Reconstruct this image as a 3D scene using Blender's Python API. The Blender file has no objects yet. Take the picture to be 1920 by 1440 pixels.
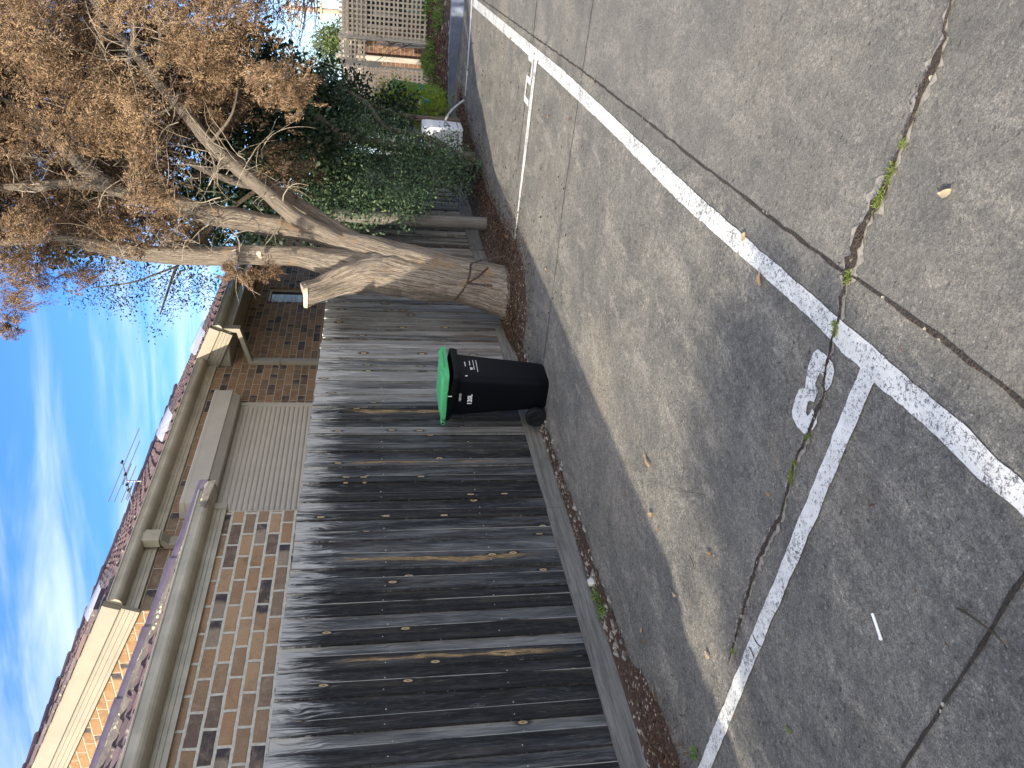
import bpy, bmesh, math, random
import numpy as np
from mathutils import Vector, noise as mnoise
random.seed(7); rng = np.random.default_rng(11)
SC = bpy.context.scene; COL = SC.collection
R_ = math.radians

# ------------------------------------------------------------------ camera frame and point finders
FPX = 1442.0
_d1 = np.array([920., -265., FPX]); _d1 /= np.linalg.norm(_d1)
_d2 = np.array([-2343., -288., FPX]); _d2 -= _d1 * (_d1 @ _d2); _d2 /= np.linalg.norm(_d2)
RW = np.array([_d1, _d2, np.cross(_d1, _d2)])
CAM = np.array([0., 0., 1.5])
def ray(x, y): return RW @ np.array([720. - y, x - 960., FPX])
def gp(x, y, z=0.): r = ray(x, y); return CAM + r * ((z - 1.5) / r[2])
def py(x, y, Y): r = ray(x, y); return CAM + r * (Y / r[1])
def pz(x, y, d): return CAM + ray(x, y) * (d / FPX)
def G2(x, y): p = gp(x, y); return (p[0], p[1])

# ------------------------------------------------------------------ object helpers
def tag(o, label=None, cat=None, group=None, kind=None):
    if label: o['label'] = label
    if cat: o['category'] = cat
    if group: o['group'] = group
    if kind: o['kind'] = kind
    return o
def thing(name, label, cat, loc=(0, 0, 0), group=None):
    o = bpy.data.objects.new(name, None); COL.objects.link(o); o.location = loc
    o.empty_display_size = .1
    return tag(o, label, cat, group)
def wloc(o):
    v = np.zeros(3)
    while o is not None: v = v + np.array(o.location); o = o.parent
    return v
class MB:
    def __init__(s): s.v = []; s.f = []; s.uv = []; s.a = []; s.b = []; s.m = []
    def add(s, vs, fs, uvs=None, a=0., b=0., m=0):
        o = len(s.v); s.v += [tuple(map(float, v)) for v in vs]
        for i, f in enumerate(fs):
            s.f.append([k + o for k in f])
            s.uv.append(uvs[i] if uvs else [(0., 0.)] * len(f))
            s.a.append(a[i] if isinstance(a, (list, tuple)) else a); s.b.append(b); s.m.append(m)
    def box(s, x0, x1, y0, y1, z0, z1, a=0., b=0., m=0, skip=''):
        P = [(x0,y0,z0),(x1,y0,z0),(x1,y1,z0),(x0,y1,z0),(x0,y0,z1),(x1,y0,z1),(x1,y1,z1),(x0,y1,z1)]
        F = {'d':(0,3,2,1),'u':(4,5,6,7),'f':(0,1,5,4),'r':(1,2,6,5),'b':(2,3,7,6),'l':(3,0,4,7)}
        fs = []; uvs = []
        for k, f in F.items():
            if k in skip: continue
            fs.append(f)
            uvs.append([((P[i][0], P[i][1]) if k in 'du' else (P[i][0], P[i][2]) if k in 'fb' else (P[i][1], P[i][2])) for i in f])
        s.add(P, fs, uvs, a, b, m)
    def quad(s, p, uv=None, a=0., b=0., m=0): s.add(p, [tuple(range(len(p)))], [uv] if uv else None, a, b, m)
    def prism(s, prof, p0, p1, ax, az, caps=True, a=0., m=0):
        """extrude a 2D profile (o,z) from p0 to p1; ax = direction of o, az = direction of z"""
        p0 = np.array(p0, float); p1 = np.array(p1, float); ax = np.array(ax, float); az = np.array(az, float)
        n = len(prof); L = float(np.linalg.norm(p1 - p0))
        vs = [p0 + ax * o + az * z for o, z in prof] + [p1 + ax * o + az * z for o, z in prof]
        fs = []; uvs = []; t = 0
        for i in range(n):
            j = (i + 1) % n; d = math.dist(prof[i], prof[j])
            fs.append((i, j, n + j, n + i)); uvs.append([(0, t), (0, t + d), (L, t + d), (L, t)]); t += d
        if caps:
            fs.append(tuple(range(n))[::-1]); uvs.append([prof[i] for i in range(n)][::-1])
            fs.append(tuple(range(n, 2 * n))); uvs.append([prof[i] for i in range(n)])
        s.add(vs, fs, uvs, a, 0., m)
    def tube(s, pts, rad, seg=10, a=0., bump=0., bscale=6., cap=True, squash=None, ridges=0., b=0.):
        pts = [np.array(p, float) for p in pts]; n = len(pts); vs = []; fs = []; uvs = []
        t0 = pts[1] - pts[0]; t0 /= np.linalg.norm(t0)
        u = np.cross(t0, [0.3, 0.9, 0.2]); u /= np.linalg.norm(u); L = 0; Ls = []
        ph = random.random() * 9
        for i in range(n):
            t = pts[min(i + 1, n - 1)] - pts[max(i - 1, 0)]; t /= (np.linalg.norm(t) + 1e-9)
            u = u - t * (u @ t); u /= (np.linalg.norm(u) + 1e-9); w = np.cross(t, u)
            if i: L += np.linalg.norm(pts[i] - pts[i - 1])
            Ls.append(L)
            for k in range(seg):
                an = 2 * math.pi * k / seg; d = u * math.cos(an) + w * math.sin(an); r = rad[i]
                if bump:
                    q = pts[i] + d * r
                    r *= 1 + bump * mnoise.noise(Vector((q[0] * bscale, q[1] * bscale, q[2] * bscale * .35)))
                    if ridges: r *= 1 + ridges * mnoise.noise(Vector((math.cos(an) * 3.1 + ph, math.sin(an) * 3.1, L * .8)))
                vs.append(pts[i] + d * r)
        for i in range(n - 1):
            for k in range(seg):
                k2 = (k + 1) % seg
                fs.append((i * seg + k, i * seg + k2, (i + 1) * seg + k2, (i + 1) * seg + k))
                uvs.append([(k / seg, Ls[i]), ((k + 1) / seg, Ls[i]), ((k + 1) / seg, Ls[i + 1]), (k / seg, Ls[i + 1])])
        if cap:
            fs.append(tuple(range(seg))[::-1]); uvs.append([(0, 0)] * seg)
            fs.append(tuple(range((n - 1) * seg, n * seg))); uvs.append([(0, 0)] * seg)
        s.add(vs, fs, uvs, a, b)
    def build(s, name, mats, parent=None, smooth=False, loc=None, bevel=0., auto=None):
        me = bpy.data.meshes.new(name); me.from_pydata(s.v, [], s.f)
        uvl = me.uv_layers.new(name='UVMap'); fl = [c for u in s.uv for p in u for c in p]
        uvl.data.foreach_set('uv', fl)
        at = me.attributes.new('rnd', 'FLOAT', 'FACE'); at.data.foreach_set('value', s.a)
        at = me.attributes.new('aux', 'FLOAT', 'FACE'); at.data.foreach_set('value', s.b)
        for m in (mats if isinstance(mats, (list, tuple)) else [mats]): me.materials.append(m)
        me.polygons.foreach_set('material_index', s.m)
        if smooth: me.polygons.foreach_set('use_smooth', [True] * len(s.f))
        me.update()
        o = bpy.data.objects.new(name, me); COL.objects.link(o)
        if smooth and auto: me.set_sharp_from_angle(angle=R_(auto))
        if loc is not None:
            me.transform(__import__('mathutils').Matrix.Translation([-c for c in loc])); o.location = loc
        if parent is not None:
            o.parent = parent
            if loc is None:
                me.transform(__import__('mathutils').Matrix.Translation([-float(c) for c in wloc(parent)]))
        if bevel:
            md = o.modifiers.new('bevel', 'BEVEL'); md.width = bevel; md.segments = 2; md.limit_method = 'ANGLE'; md.angle_limit = R_(40)
        return o
def quads_obj(name, V, rnd, mat, parent=None, loc=None):
    """V (n,4,3) leaf quads as one mesh"""
    n = len(V); me = bpy.data.meshes.new(name)
    if parent is not None: loc = tuple(wloc(parent))
    if loc is not None: V = V - np.array(loc)
    me.vertices.add(n * 4); me.vertices.foreach_set('co', V.reshape(-1).astype(np.float32))
    me.loops.add(n * 4); me.loops.foreach_set('vertex_index', np.arange(n * 4, dtype=np.int32))
    me.polygons.add(n); me.polygons.foreach_set('loop_start', np.arange(0, n * 4, 4, dtype=np.int32))
    me.update(calc_edges=True)
    at = me.attributes.new('rnd', 'FLOAT', 'FACE'); at.data.foreach_set('value', rnd.astype(np.float32))
    me.materials.append(mat); me.validate()
    o = bpy.data.objects.new(name, me); COL.objects.link(o)
    if parent is not None: o.parent = parent
    elif loc is not None: o.location = loc
    return o
def unit(a): return a / (np.linalg.norm(a, axis=-1, keepdims=True) + 1e-9)
def leafquads(c, d, L, W, curl=.15):
    n = len(c); d = unit(d); s = unit(np.cross(d, rng.normal(size=(n, 3)))); up = np.cross(s, d)
    L = np.broadcast_to(L, n)[:, None]; W = np.broadcast_to(W, n)[:, None]
    m = c + d * L * .5 + up * L * curl
    return np.stack([c, m - s * W * .5, c + d * L, m + s * W * .5], 1)

# ------------------------------------------------------------------ node helpers
class NT:
    def __init__(s, name):
        s.mat = bpy.data.materials.new(name); s.mat.use_nodes = True; s.t = s.mat.node_tree; s.t.nodes.clear()
        s.out = s.t.nodes.new('ShaderNodeOutputMaterial'); s.bs = s.t.nodes.new('ShaderNodeBsdfPrincipled')
        s.t.links.new(s.bs.outputs[0], s.out.inputs[0])
    def n(s, ty, **kw):
        nd = s.t.nodes.new('ShaderNode' + ty)
        for k, v in kw.items(): setattr(nd, k, v)
        return nd
    def put(s, sock, v):
        if isinstance(v, bpy.types.NodeSocket): s.t.links.new(v, sock)
        elif v is not None:
            if sock.type == 'RGBA' and not hasattr(v, '__len__'): v = (v, v, v)
            if sock.type == 'RGBA' and len(v) == 3: v = (*v, 1)
            sock.default_value = v
    def set(s, **kw):
        for k, v in kw.items(): s.put(s.bs.inputs[k.replace('_', ' ')], v)
    def m(s, op, a, b=None, c=None, clamp=False):
        nd = s.n('Math', operation=op, use_clamp=clamp); s.put(nd.inputs[0], a)
        if b is not None: s.put(nd.inputs[1], b)
        if c is not None: s.put(nd.inputs[2], c)
        return nd.outputs[0]
    def vm(s, op, a, b):
        nd = s.n('VectorMath', operation=op); s.put(nd.inputs[0], a); s.put(nd.inputs[1], b); return nd.outputs[0]
    def sep(s, v): nd = s.n('SeparateXYZ'); s.put(nd.inputs[0], v); return nd.outputs
    def comb(s, x=0., y=0., z=0.):
        nd = s.n('CombineXYZ'); s.put(nd.inputs[0], x); s.put(nd.inputs[1], y); s.put(nd.inputs[2], z); return nd.outputs[0]
    def noise(s, vec, scale=5., detail=4., rough=.6, dist=0.):
        nd = s.n('TexNoise'); s.put(nd.inputs['Vector'], vec); s.put(nd.inputs['Scale'], scale); s.put(nd.inputs['Detail'], detail)
        s.put(nd.inputs['Roughness'], rough); s.put(nd.inputs['Distortion'], dist); return nd.outputs[0]
    def vor(s, vec, scale=5., feature='F1', rnd=1., dim='3D'):
        nd = s.n('TexVoronoi', feature=feature, voronoi_dimensions=dim); s.put(nd.inputs['Vector'], vec); s.put(nd.inputs['Scale'], scale)
        s.put(nd.inputs['Randomness'], rnd); return nd
    def white(s, vec): nd = s.n('TexWhiteNoise', noise_dimensions='3D'); s.put(nd.inputs[0], vec); return nd
    def ss(s, v, lo, hi):
        nd = s.n('MapRange', interpolation_type='SMOOTHSTEP'); s.put(nd.inputs[0], v); nd.inputs[1].default_value = lo; nd.inputs[2].default_value = hi
        return nd.outputs[0]
    def mix(s, f, a, b, mode='MIX'):
        nd = s.n('Mix', data_type='RGBA', blend_type=mode); s.put(nd.inputs[0], f); s.put(nd.inputs[6], a); s.put(nd.inputs[7], b); return nd.outputs[2]
    def ramp(s, f, stops, const=False):
        nd = s.n('ValToRGB'); r = nd.color_ramp; r.interpolation = 'CONSTANT' if const else 'LINEAR'
        while len(r.elements) < len(stops): r.elements.new(.5)
        for e, (p, c) in zip(r.elements, stops): e.position = p; e.color = (*c, 1) if len(c) == 3 else c
        s.put(nd.inputs[0], f); return nd.outputs[0]
    def attr(s, name): nd = s.n('Attribute', attribute_name=name); return nd.outputs['Fac']
    def uv(s): return s.n('UVMap', uv_map='UVMap').outputs[0]
    def pos(s): return s.n('NewGeometry').outputs['Position']
    def obj(s): return s.n('TexCoord').outputs['Object']
    def bump(s, h, strength=.4, dist=.01):
        nd = s.n('Bump'); s.put(nd.inputs['Height'], h); nd.inputs['Strength'].default_value = strength; nd.inputs['Distance'].default_value = dist
        s.t.links.new(nd.outputs[0], s.bs.inputs['Normal'])

def simple(name, col, rough=.6, var=.12, nscale=8., bump=0., spec=.4, metal=0.):
    t = NT(name); p = t.pos(); nz = t.noise(p, nscale, 5)
    c = t.mix(t.ss(nz, .3, .7), tuple(v * (1 - var) for v in col), tuple(min(1, v * (1 + var)) for v in col))
    t.set(Base_Color=c, Roughness=rough, Metallic=metal); t.bs.inputs['Specular IOR Level'].default_value = spec
    if bump: t.bump(t.noise(p, nscale * 12, 4), bump, .004)
    return t.mat

# ---- ground
def mat_ground():
    t = NT('worn_concrete'); p = t.pos(); x, y, z = t.sep(p)[:3]
    big = t.noise(p, .55, 4, .6); mid = t.noise(p, 2.6, 6, .65); fine = t.noise(p, 38., 6, .75); vfine = t.noise(p, 190., 3, .7)
    base = t.mix(t.ss(mid, .28, .72), (.150, .145, .132), (.272, .256, .218))
    base = t.mix(t.ss(big, .5, .75), base, (.355, .31, .24))
    mg = t.noise(p, 13., 9, .8); base = t.mix(1., base, t.ramp(mg, [(.3, (.62, .62, .63)), (.5, (1., 1., .99)), (.7, (1.3, 1.28, 1.22))]), 'MULTIPLY')
    wear = t.m('MULTIPLY', t.ss(t.noise(t.vm('MULTIPLY', p, (1., 2.2, 1.)), 2.1, 9, .74, .5), .50, .62), t.ss(fine, .36, .56))
    base = t.mix(t.m('MULTIPLY', wear, .72), base, (.44, .40, .33))
    agg = t.ss(fine, .3, .72); base = t.mix(t.m('MULTIPLY', t.ss(vfine, .42, .62), .72), base, (.085, .085, .088)); base = t.mix(t.m('MULTIPLY', t.ss(t.noise(t.vm('ADD', p, (9.3, 2.1, 0.)), 150., 3, .7), .56, .72), .6), base, (.46, .44, .40))
    ga = t.vor(p, 130., dim='2D'); gb_ = t.vor(p, 62., dim='2D')
    gr = t.m('ADD', t.m('MULTIPLY', t.sep(ga.outputs['Color'])[0], .62), t.m('MULTIPLY', t.sep(gb_.outputs['Color'])[0], .46))
    gv = t.m('ADD', .64, t.m('MULTIPLY', gr, .68)); base = t.mix(1., base, t.comb(gv, gv, gv), 'MULTIPLY')
    v1 = t.vor(p, 75.); st = t.sep(v1.outputs['Color'])[0]
    stone = t.m('MULTIPLY', t.ss(v1.outputs['Distance'], .42, .12), t.m('GREATER_THAN', st, .72))
    base = t.mix(t.m('MULTIPLY', stone, .55), base, t.ramp(t.sep(v1.outputs['Color'])[1], [(0, (.06, .062, .07)), (.55, (.12, .115, .11)), (.8, (.5, .47, .42)), (1, (.62, .58, .5))]))
    v2 = t.vor(p, 26.); pit = t.m('MULTIPLY', t.ss(t.m('ADD', v2.outputs['Distance'], t.m('MULTIPLY', fine, .25)), .36, .2), t.m('GREATER_THAN', t.sep(v2.outputs['Color'])[0], .55))
    rough_zone = t.ss(t.noise(p, 1.1, 3), .42, .62)
    base = t.mix(t.m('MULTIPLY', t.m('MULTIPLY', pit, rough_zone), .75), base, (.055, .055, .062))
    stain = t.ss(t.noise(p, .9, 5, .7, 1.2), .58, .72); base = t.mix(t.m('MULTIPLY', stain, .62), base, (.088, .083, .078))
    rust = t.m('MULTIPLY', t.ss(t.noise(t.vm('ADD', p, (3.1, 8.2, 0)), 7., 5, .7), .63, .74), t.ss(big, .4, .62))
    base = t.mix(t.m('MULTIPLY', rust, .5), base, (.27, .185, .10))
    base = t.mix(t.m('MULTIPLY', t.ss(y, 1.0, .82), .30), base, (.185, .178, .162))   # the outer slab, a different pour
    t.set(Base_Color=base, Roughness=.88); t.bs.inputs['Specular IOR Level'].default_value = .25
    h = t.m('ADD', t.m('MULTIPLY', gr, .8), t.m('ADD', t.m('MULTIPLY', agg, .8), t.m('MULTIPLY', pit, -.9)))
    t.bump(h, .9, .008); return t.mat
def mat_paint():
    t = NT('worn_white_paint'); p = t.pos(); fine = t.noise(p, 66., 6, .8); vf = t.noise(p, 190., 3, .7); mid = t.noise(p, 4.5, 3)
    w = t.m('ADD', t.m('MULTIPLY', fine, .75), t.m('ADD', t.m('MULTIPLY', vf, .4), t.m('MULTIPLY', mid, .25)))
    gone = t.ss(w, .725, .79)
    c = t.mix(t.ss(t.noise(p, 11., 4), .3, .7), (.60, .595, .56), (.745, .74, .70))
    c = t.mix(gone, c, (.15, .148, .145)); t.set(Base_Color=c, Roughness=.75); t.bump(t.m('ADD', vf, t.m('MULTIPLY', gone, -1.2)), .5, .004); return t.mat
def mat_brick(name, ch, bl, mort, mcol, cols, voff=0., uoff=0.):
    t = NT(name); uv = t.uv(); wob = t.noise(uv, 9., 4, .6); u, v, _ = t.sep(uv)[:3]
    dn = t.m('MULTIPLY', t.m('SUBTRACT', wob, .5), .012)
    u = t.m('ADD', t.m('ADD', u, uoff), dn); v = t.m('ADD', t.m('ADD', v, voff), dn)
    row = t.m('FLOOR', t.m('DIVIDE', v, ch)); fv = t.m('FRACT', t.m('DIVIDE', v, ch))
    uu = t.m('ADD', t.m('DIVIDE', u, bl), t.m('MULTIPLY', t.m('FLOORED_MODULO', row, 2.), .5))
    colm = t.m('FLOOR', uu); fu = t.m('FRACT', uu)
    wn = t.white(t.comb(colm, row, 3.7)); r1 = wn.outputs[0]; rc = t.sep(wn.outputs[1])
    eu = t.m('MULTIPLY', t.m('MINIMUM', fu, t.m('SUBTRACT', 1., fu)), bl); ev = t.m('MULTIPLY', t.m('MINIMUM', fv, t.m('SUBTRACT', 1., fv)), ch)
    e = t.m('ADD', t.m('MINIMUM', eu, ev), t.m('MULTIPLY', t.m('SUBTRACT', t.noise(uv, 60., 4, .7), .5), .007))
    isb = t.ss(e, mort * .5 - .0015, mort * .5 + .002)
    bc = t.ramp(r1, cols, True)
    flash = t.m('MULTIPLY', t.m('GREATER_THAN', rc[0], .74), t.ss(t.m('ADD', fu, t.m('MULTIPLY', wob, .3)), .72, .9))
    bc = t.mix(flash, bc, (.055, .048, .055))
    bc = t.mix(t.m('MULTIPLY', t.ss(t.noise(uv, 75., 5, .75), .4, .75), .4), bc, (.10, .07, .055))
    bc = t.mix(t.m('MULTIPLY', t.ss(t.noise(uv, 14., 6, .75), .45, .72), .55), bc, (.40, .30, .20))
    bc = t.mix(t.m('MULTIPLY', t.ss(t.noise(uv, 5.5, 5, .7, .8), .5, .7), .45), bc, (.12, .085, .065))
    mc = t.mix(t.ss(t.noise(uv, 30., 5), .3, .7), tuple(q * .75 for q in mcol), mcol)
    t.set(Base_Color=t.mix(isb, mc, bc), Roughness=.9); t.bs.inputs['Specular IOR Level'].default_value = .2
    t.bump(t.m('ADD', isb, t.m('MULTIPLY', t.noise(uv, 140., 4, .7), .5)), .8, .008); return t.mat
def mat_paling():
    t = NT('weathered_paling'); uv = t.uv(); u, v, _ = t.sep(uv)[:3]; rn = t.attr('rnd'); ax = t.attr('aux'); p = t.pos(); X = t.sep(p)[0]
    off = t.m('MULTIPLY', rn, 57.)
    wv = t.noise(t.comb(t.m('MULTIPLY', u, .6), t.m('ADD', t.m('MULTIPLY', v, 1.1), off), rn), 1.6, 3)
    uw = t.m('ADD', u, t.m('MULTIPLY', t.m('SUBTRACT', wv, .5), .9))
    g1 = t.noise(t.comb(t.m('MULTIPLY', uw, 5.), t.m('ADD', t.m('MULTIPLY', v, 1.2), off), off), 3.2, 7, .72)
    g2 = t.noise(t.comb(t.m('MULTIPLY', uw, 20.), t.m('ADD', t.m('MULTIPLY', v, 2.2), off), off), 4., 5, .7)
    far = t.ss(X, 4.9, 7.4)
    blot = t.noise(t.comb(t.m('MULTIPLY', u, 1.3), t.m('ADD', t.m('MULTIPLY', v, .85), off), rn), 1.7, 4, .6)
    lvl = t.m('ADD', t.m('MULTIPLY', rn, .56), t.m('ADD', t.m('MULTIPLY', blot, .95), t.m('MULTIPLY', t.m('SUBTRACT', g1, .5), .75)))
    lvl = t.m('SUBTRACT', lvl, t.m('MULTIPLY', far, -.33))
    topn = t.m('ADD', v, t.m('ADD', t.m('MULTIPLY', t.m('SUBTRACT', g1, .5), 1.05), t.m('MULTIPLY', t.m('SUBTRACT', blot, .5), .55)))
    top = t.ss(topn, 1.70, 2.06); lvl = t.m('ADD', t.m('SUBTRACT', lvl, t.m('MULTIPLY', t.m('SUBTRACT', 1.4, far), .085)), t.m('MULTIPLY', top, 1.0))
    c = t.ramp(lvl, [(.44, (.0075, .0078, .009)), (.62, (.026, .0275, .0295)), (.80, (.092, .095, .096)), (1., (.21, .207, .197))])
    c = t.mix(t.m('MULTIPLY', t.ss(lvl, .98, 1.5), .9), c, (.47, .455, .425))
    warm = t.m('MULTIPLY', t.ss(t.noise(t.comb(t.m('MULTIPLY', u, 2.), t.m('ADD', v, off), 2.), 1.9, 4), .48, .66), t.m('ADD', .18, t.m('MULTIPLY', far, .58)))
    c = t.mix(warm, c, t.mix(t.ss(g1, .35, .65), (.045, .032, .022), (.21, .165, .115)))
    c = t.mix(t.m('MULTIPLY', t.ss(g2, .56, .70), .55), c, (.012, .012, .014))
    c = t.mix(t.m('MULTIPLY', t.ss(g2, .45, .30), .38), c, (.31, .305, .285))
    # light catching the board edges, painted as a pale line; opposite edge darkened
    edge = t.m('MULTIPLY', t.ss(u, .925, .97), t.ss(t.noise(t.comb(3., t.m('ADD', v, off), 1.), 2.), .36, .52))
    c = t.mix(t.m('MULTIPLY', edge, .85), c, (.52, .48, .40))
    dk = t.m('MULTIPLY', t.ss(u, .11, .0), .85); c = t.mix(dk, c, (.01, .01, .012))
    # rusty run-off low on the boards by the tree
    run = t.m('MULTIPLY', t.m('MULTIPLY', t.ss(v, .95, .35), t.ss(X, 5.6, 6.6)), t.ss(t.noise(t.comb(t.m('MULTIPLY', u, 3.), t.m('ADD', t.m('MULTIPLY', v, .4), off), 5.), 2.6, 3), .5, .62))
    c = t.mix(t.m('MULTIPLY', run, .7), c, (.10, .050, .026))
    # knots
    kv = t.vor(t.comb(t.m('ADD', t.m('MULTIPLY', u, .62), t.m('FLOOR', t.m('MULTIPLY', off, 9.))), t.m('MULTIPLY', v, 2.1), 0.), 1.55, dim='2D'); kd = kv.outputs['Distance']; ks = t.sep(kv.outputs['Color'])[0]
    kd2 = t.m('ADD', kd, t.m('MULTIPLY', t.m('SUBTRACT', g2, .5), .02)); kon = t.m('GREATER_THAN', ks, .76)
    c = t.mix(t.m('MULTIPLY', t.m('MULTIPLY', t.ss(kd2, .24, .10), kon), .85), c, (.014, .013, .013))
    c = t.mix(t.m('MULTIPLY', t.ss(kd2, .098, .074), kon), c, (.44, .32, .17))
    c = t.mix(t.m('MULTIPLY', t.ss(kd2, .045, .025), kon), c, (.16, .11, .07))
    # split heartwood streak on the boards that have one
    cen = t.m('ABSOLUTE', t.m('ADD', t.m('SUBTRACT', uw, .5), t.m('MULTIPLY', t.m('SUBTRACT', g2, .5), .55)))
    wid = t.m('MULTIPLY', t.noise(t.comb(7., t.m('ADD', t.m('MULTIPLY', v, 2.4), off), 0.), 1.2, 3), .42)
    sm = t.m('MULTIPLY', t.m('MULTIPLY', t.ss(t.m('SUBTRACT', cen, t.m('SUBTRACT', wid, .12)), .06, -.02), ax), t.m('MULTIPLY', t.ss(v, 1.72, 1.5), t.ss(v, .2, .6)))
    c = t.mix(sm, c, t.mix(t.ss(g2, .40, .56), (.48, .32, .15), (.06, .04, .026)))
    # nail heads
    nz = t.m('ABSOLUTE', t.m('SUBTRACT', t.m('FLOORED_MODULO', t.m('ADD', v, t.m('ADD', .40, t.m('MULTIPLY', rn, .05))), .72), .36)); nu = t.m('ABSOLUTE', t.m('SUBTRACT', u, .32))
    nail = t.m('MULTIPLY', t.m('LESS_THAN', t.m('ADD', t.m('MULTIPLY', nz, 8.), nu), .034), 1.); c = t.mix(nail, c, (.55, .55, .52))
    t.set(Base_Color=c, Roughness=t.m('ADD', .62, t.m('MULTIPLY', g2, .25))); t.bs.inputs['Specular IOR Level'].default_value = .3
    t.bump(t.m('ADD', g1, t.m('MULTIPLY', g2, .9)), .55, .006); return t.mat
def mat_wood(name, c0, c1, along=0, sc=1.):
    t = NT(name); p = t.pos(); x, y, z = t.sep(p)[:3]
    if along == 0: q = t.comb(t.m('MULTIPLY', x, 1.2), t.m('MULTIPLY', y, 26.), t.m('MULTIPLY', z, 26.))
    else: q = t.comb(t.m('MULTIPLY', x, 26.), t.m('MULTIPLY', y, 26.), t.m('MULTIPLY', z, 1.2))
    g = t.noise(q, 1.6 * sc, 7, .7, .4); g2 = t.noise(q, 6. * sc, 4, .7); b = t.noise(p, 2.2, 4)
    c = t.mix(t.ss(g, .3, .7), c0, c1); c = t.mix(t.m('MULTIPLY', t.ss(g2, .55, .7), .6), c, tuple(v * .3 for v in c0))
    c = t.mix(t.m('MULTIPLY', t.ss(b, .5, .75), .45), c, tuple(v * .45 for v in c0))
    t.set(Base_Color=c, Roughness=.8); t.bump(t.m('ADD', g, g2), .5, .004); return t.mat
def mat_bark(name, c0, c1, c2, ugrain=9.):
    t = NT(name); uv = t.uv(); u, v, _ = t.sep(uv)[:3]; p = t.pos(); r = t.attr('rnd')
    an = t.m('MULTIPLY', u, 2 * math.pi); cx = t.m('COSINE', an); sx = t.m('SINE', an)
    tw = t.m('MULTIPLY', v, .5)
    q = t.comb(t.m('MULTIPLY', cx, ugrain * .55), t.m('MULTIPLY', sx, ugrain * .55), t.m('ADD', t.m('MULTIPLY', v, 1.5), t.m('MULTIPLY', r, 20.)))
    wob = t.noise(p, 3.5, 4); q2 = t.vm('ADD', q, t.comb(t.m('MULTIPLY', wob, 2.2), t.m('MULTIPLY', wob, 1.5), 0.))
    g = t.noise(q2, 2.1, 8, .72, .3); h = t.noise(q2, 7., 5, .7)
    c = t.mix(t.ss(g, .36, .62), c0, c1); c = t.mix(t.m('MULTIPLY', t.ss(h, .5, .68), .65), c, tuple(k * .35 for k in c0))
    c = t.mix(t.m('MULTIPLY', t.ss(t.noise(p, 4.2, 4, .65), .57, .68), .6), c, c2)
    t.set(Base_Color=c, Roughness=.92); t.bs.inputs['Specular IOR Level'].default_value = .15
    t.bump(t.m('ADD', g, t.m('MULTIPLY', h, .7)), 1., .03); return t.mat
def mat_leaf(name, stops, trans=.25, rough=.55):
    t = NT(name); r = t.attr('rnd'); p = t.pos()
    c = t.ramp(t.m('ADD', t.m('MULTIPLY', r, .75), t.m('MULTIPLY', t.noise(p, 2.3, 3), .3)), stops)
    t.set(Base_Color=c, Roughness=rough); t.bs.inputs['Specular IOR Level'].default_value = .3
    tr = t.n('BsdfTranslucent'); t.put(tr.inputs[0], c); mx = t.n('MixShader'); mx.inputs[0].default_value = trans
    t.t.links.new(t.bs.outputs[0], mx.inputs[1]); t.t.links.new(tr.outputs[0], mx.inputs[2]); t.t.links.new(mx.outputs[0], t.out.inputs[0])
    return t.mat
def mat_tile(name, dark=1.):
    t = NT(name); r = t.attr('rnd'); p = t.pos()
    c = t.ramp(r, [(0, (.085, .05, .065)), (.35, (.13, .07, .08)), (.6, (.15, .10, .115)), (.85, (.195, .10, .09)), (1, (.17, .12, .115))])
    c = t.mix(1., c, (dark, dark, dark), 'MULTIPLY')
    li = t.ss(t.noise(p, 13., 5, .7), .56, .68); c = t.mix(t.m('MULTIPLY', li, .7), c, (.30, .29, .20))
    c = t.mix(t.m('MULTIPLY', t.ss(t.noise(p, 30., 4), .5, .7), .5), c, (.05, .045, .045))
    t.set(Base_Color=c, Roughness=.6); t.bump(t.noise(p, 60., 4), .4, .004); return t.mat
def mat_bedding():
    t = NT('lichen_mortar'); p = t.pos()
    c = t.mix(t.ss(t.noise(p, 9., 5), .3, .7), (.10, .085, .075), (.19, .165, .14))
    v = t.vor(t.vm('ADD', p, t.comb(t.m('MULTIPLY', t.noise(p, 30., 3), .03), 0., 0.)), 26.)
    li = t.m('MULTIPLY', t.ss(t.m('ADD', v.outputs['Distance'], t.m('MULTIPLY', t.noise(p, 50., 3), .3)), .62, .45), t.ss(t.noise(p, 5.5, 3), .47, .56))
    c = t.mix(li, c, (.56, .55, .36)); t.set(Base_Color=c, Roughness=.95); t.bump(t.m('ADD', li, t.noise(p, 60., 4)), .7, .008); return t.mat
def mat_soil(name, c0, c1, sc=60., wt=.93):
    t = NT(name); p = t.pos(); v = t.vor(p, sc)
    c = t.mix(t.sep(v.outputs['Color'])[0], c0, c1); c = t.mix(t.m('MULTIPLY', t.m('GREATER_THAN', t.sep(v.outputs['Color'])[1], wt), .8), c, (.62, .56, .44))
    c = t.mix(t.ss(t.noise(p, 7., 4), .45, .7), c, tuple(k * .5 for k in c0)); t.set(Base_Color=c, Roughness=.95)
    t.bump(t.m('ADD', v.outputs['Distance'], t.noise(p, sc * 2, 3)), .9, .012); return t.mat
def mat_plastic(name, col, rough=.42, scuff=.25):
    t = NT(name); p = t.obj(); s = t.noise(t.vm('MULTIPLY', p, (3., 3., 9.)), 3.5, 6, .75)
    c = t.mix(t.m('MULTIPLY', t.ss(s, .55, .75), scuff), col, tuple(min(1, v * 1.5 + .05) for v in col))
    t.set(Base_Color=c, Roughness=t.m('ADD', rough, t.m('MULTIPLY', s, .2))); t.bs.inputs['Specular IOR Level'].default_value = .14; t.bump(t.noise(p, 180., 3), .12, .002); return t.mat

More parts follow.
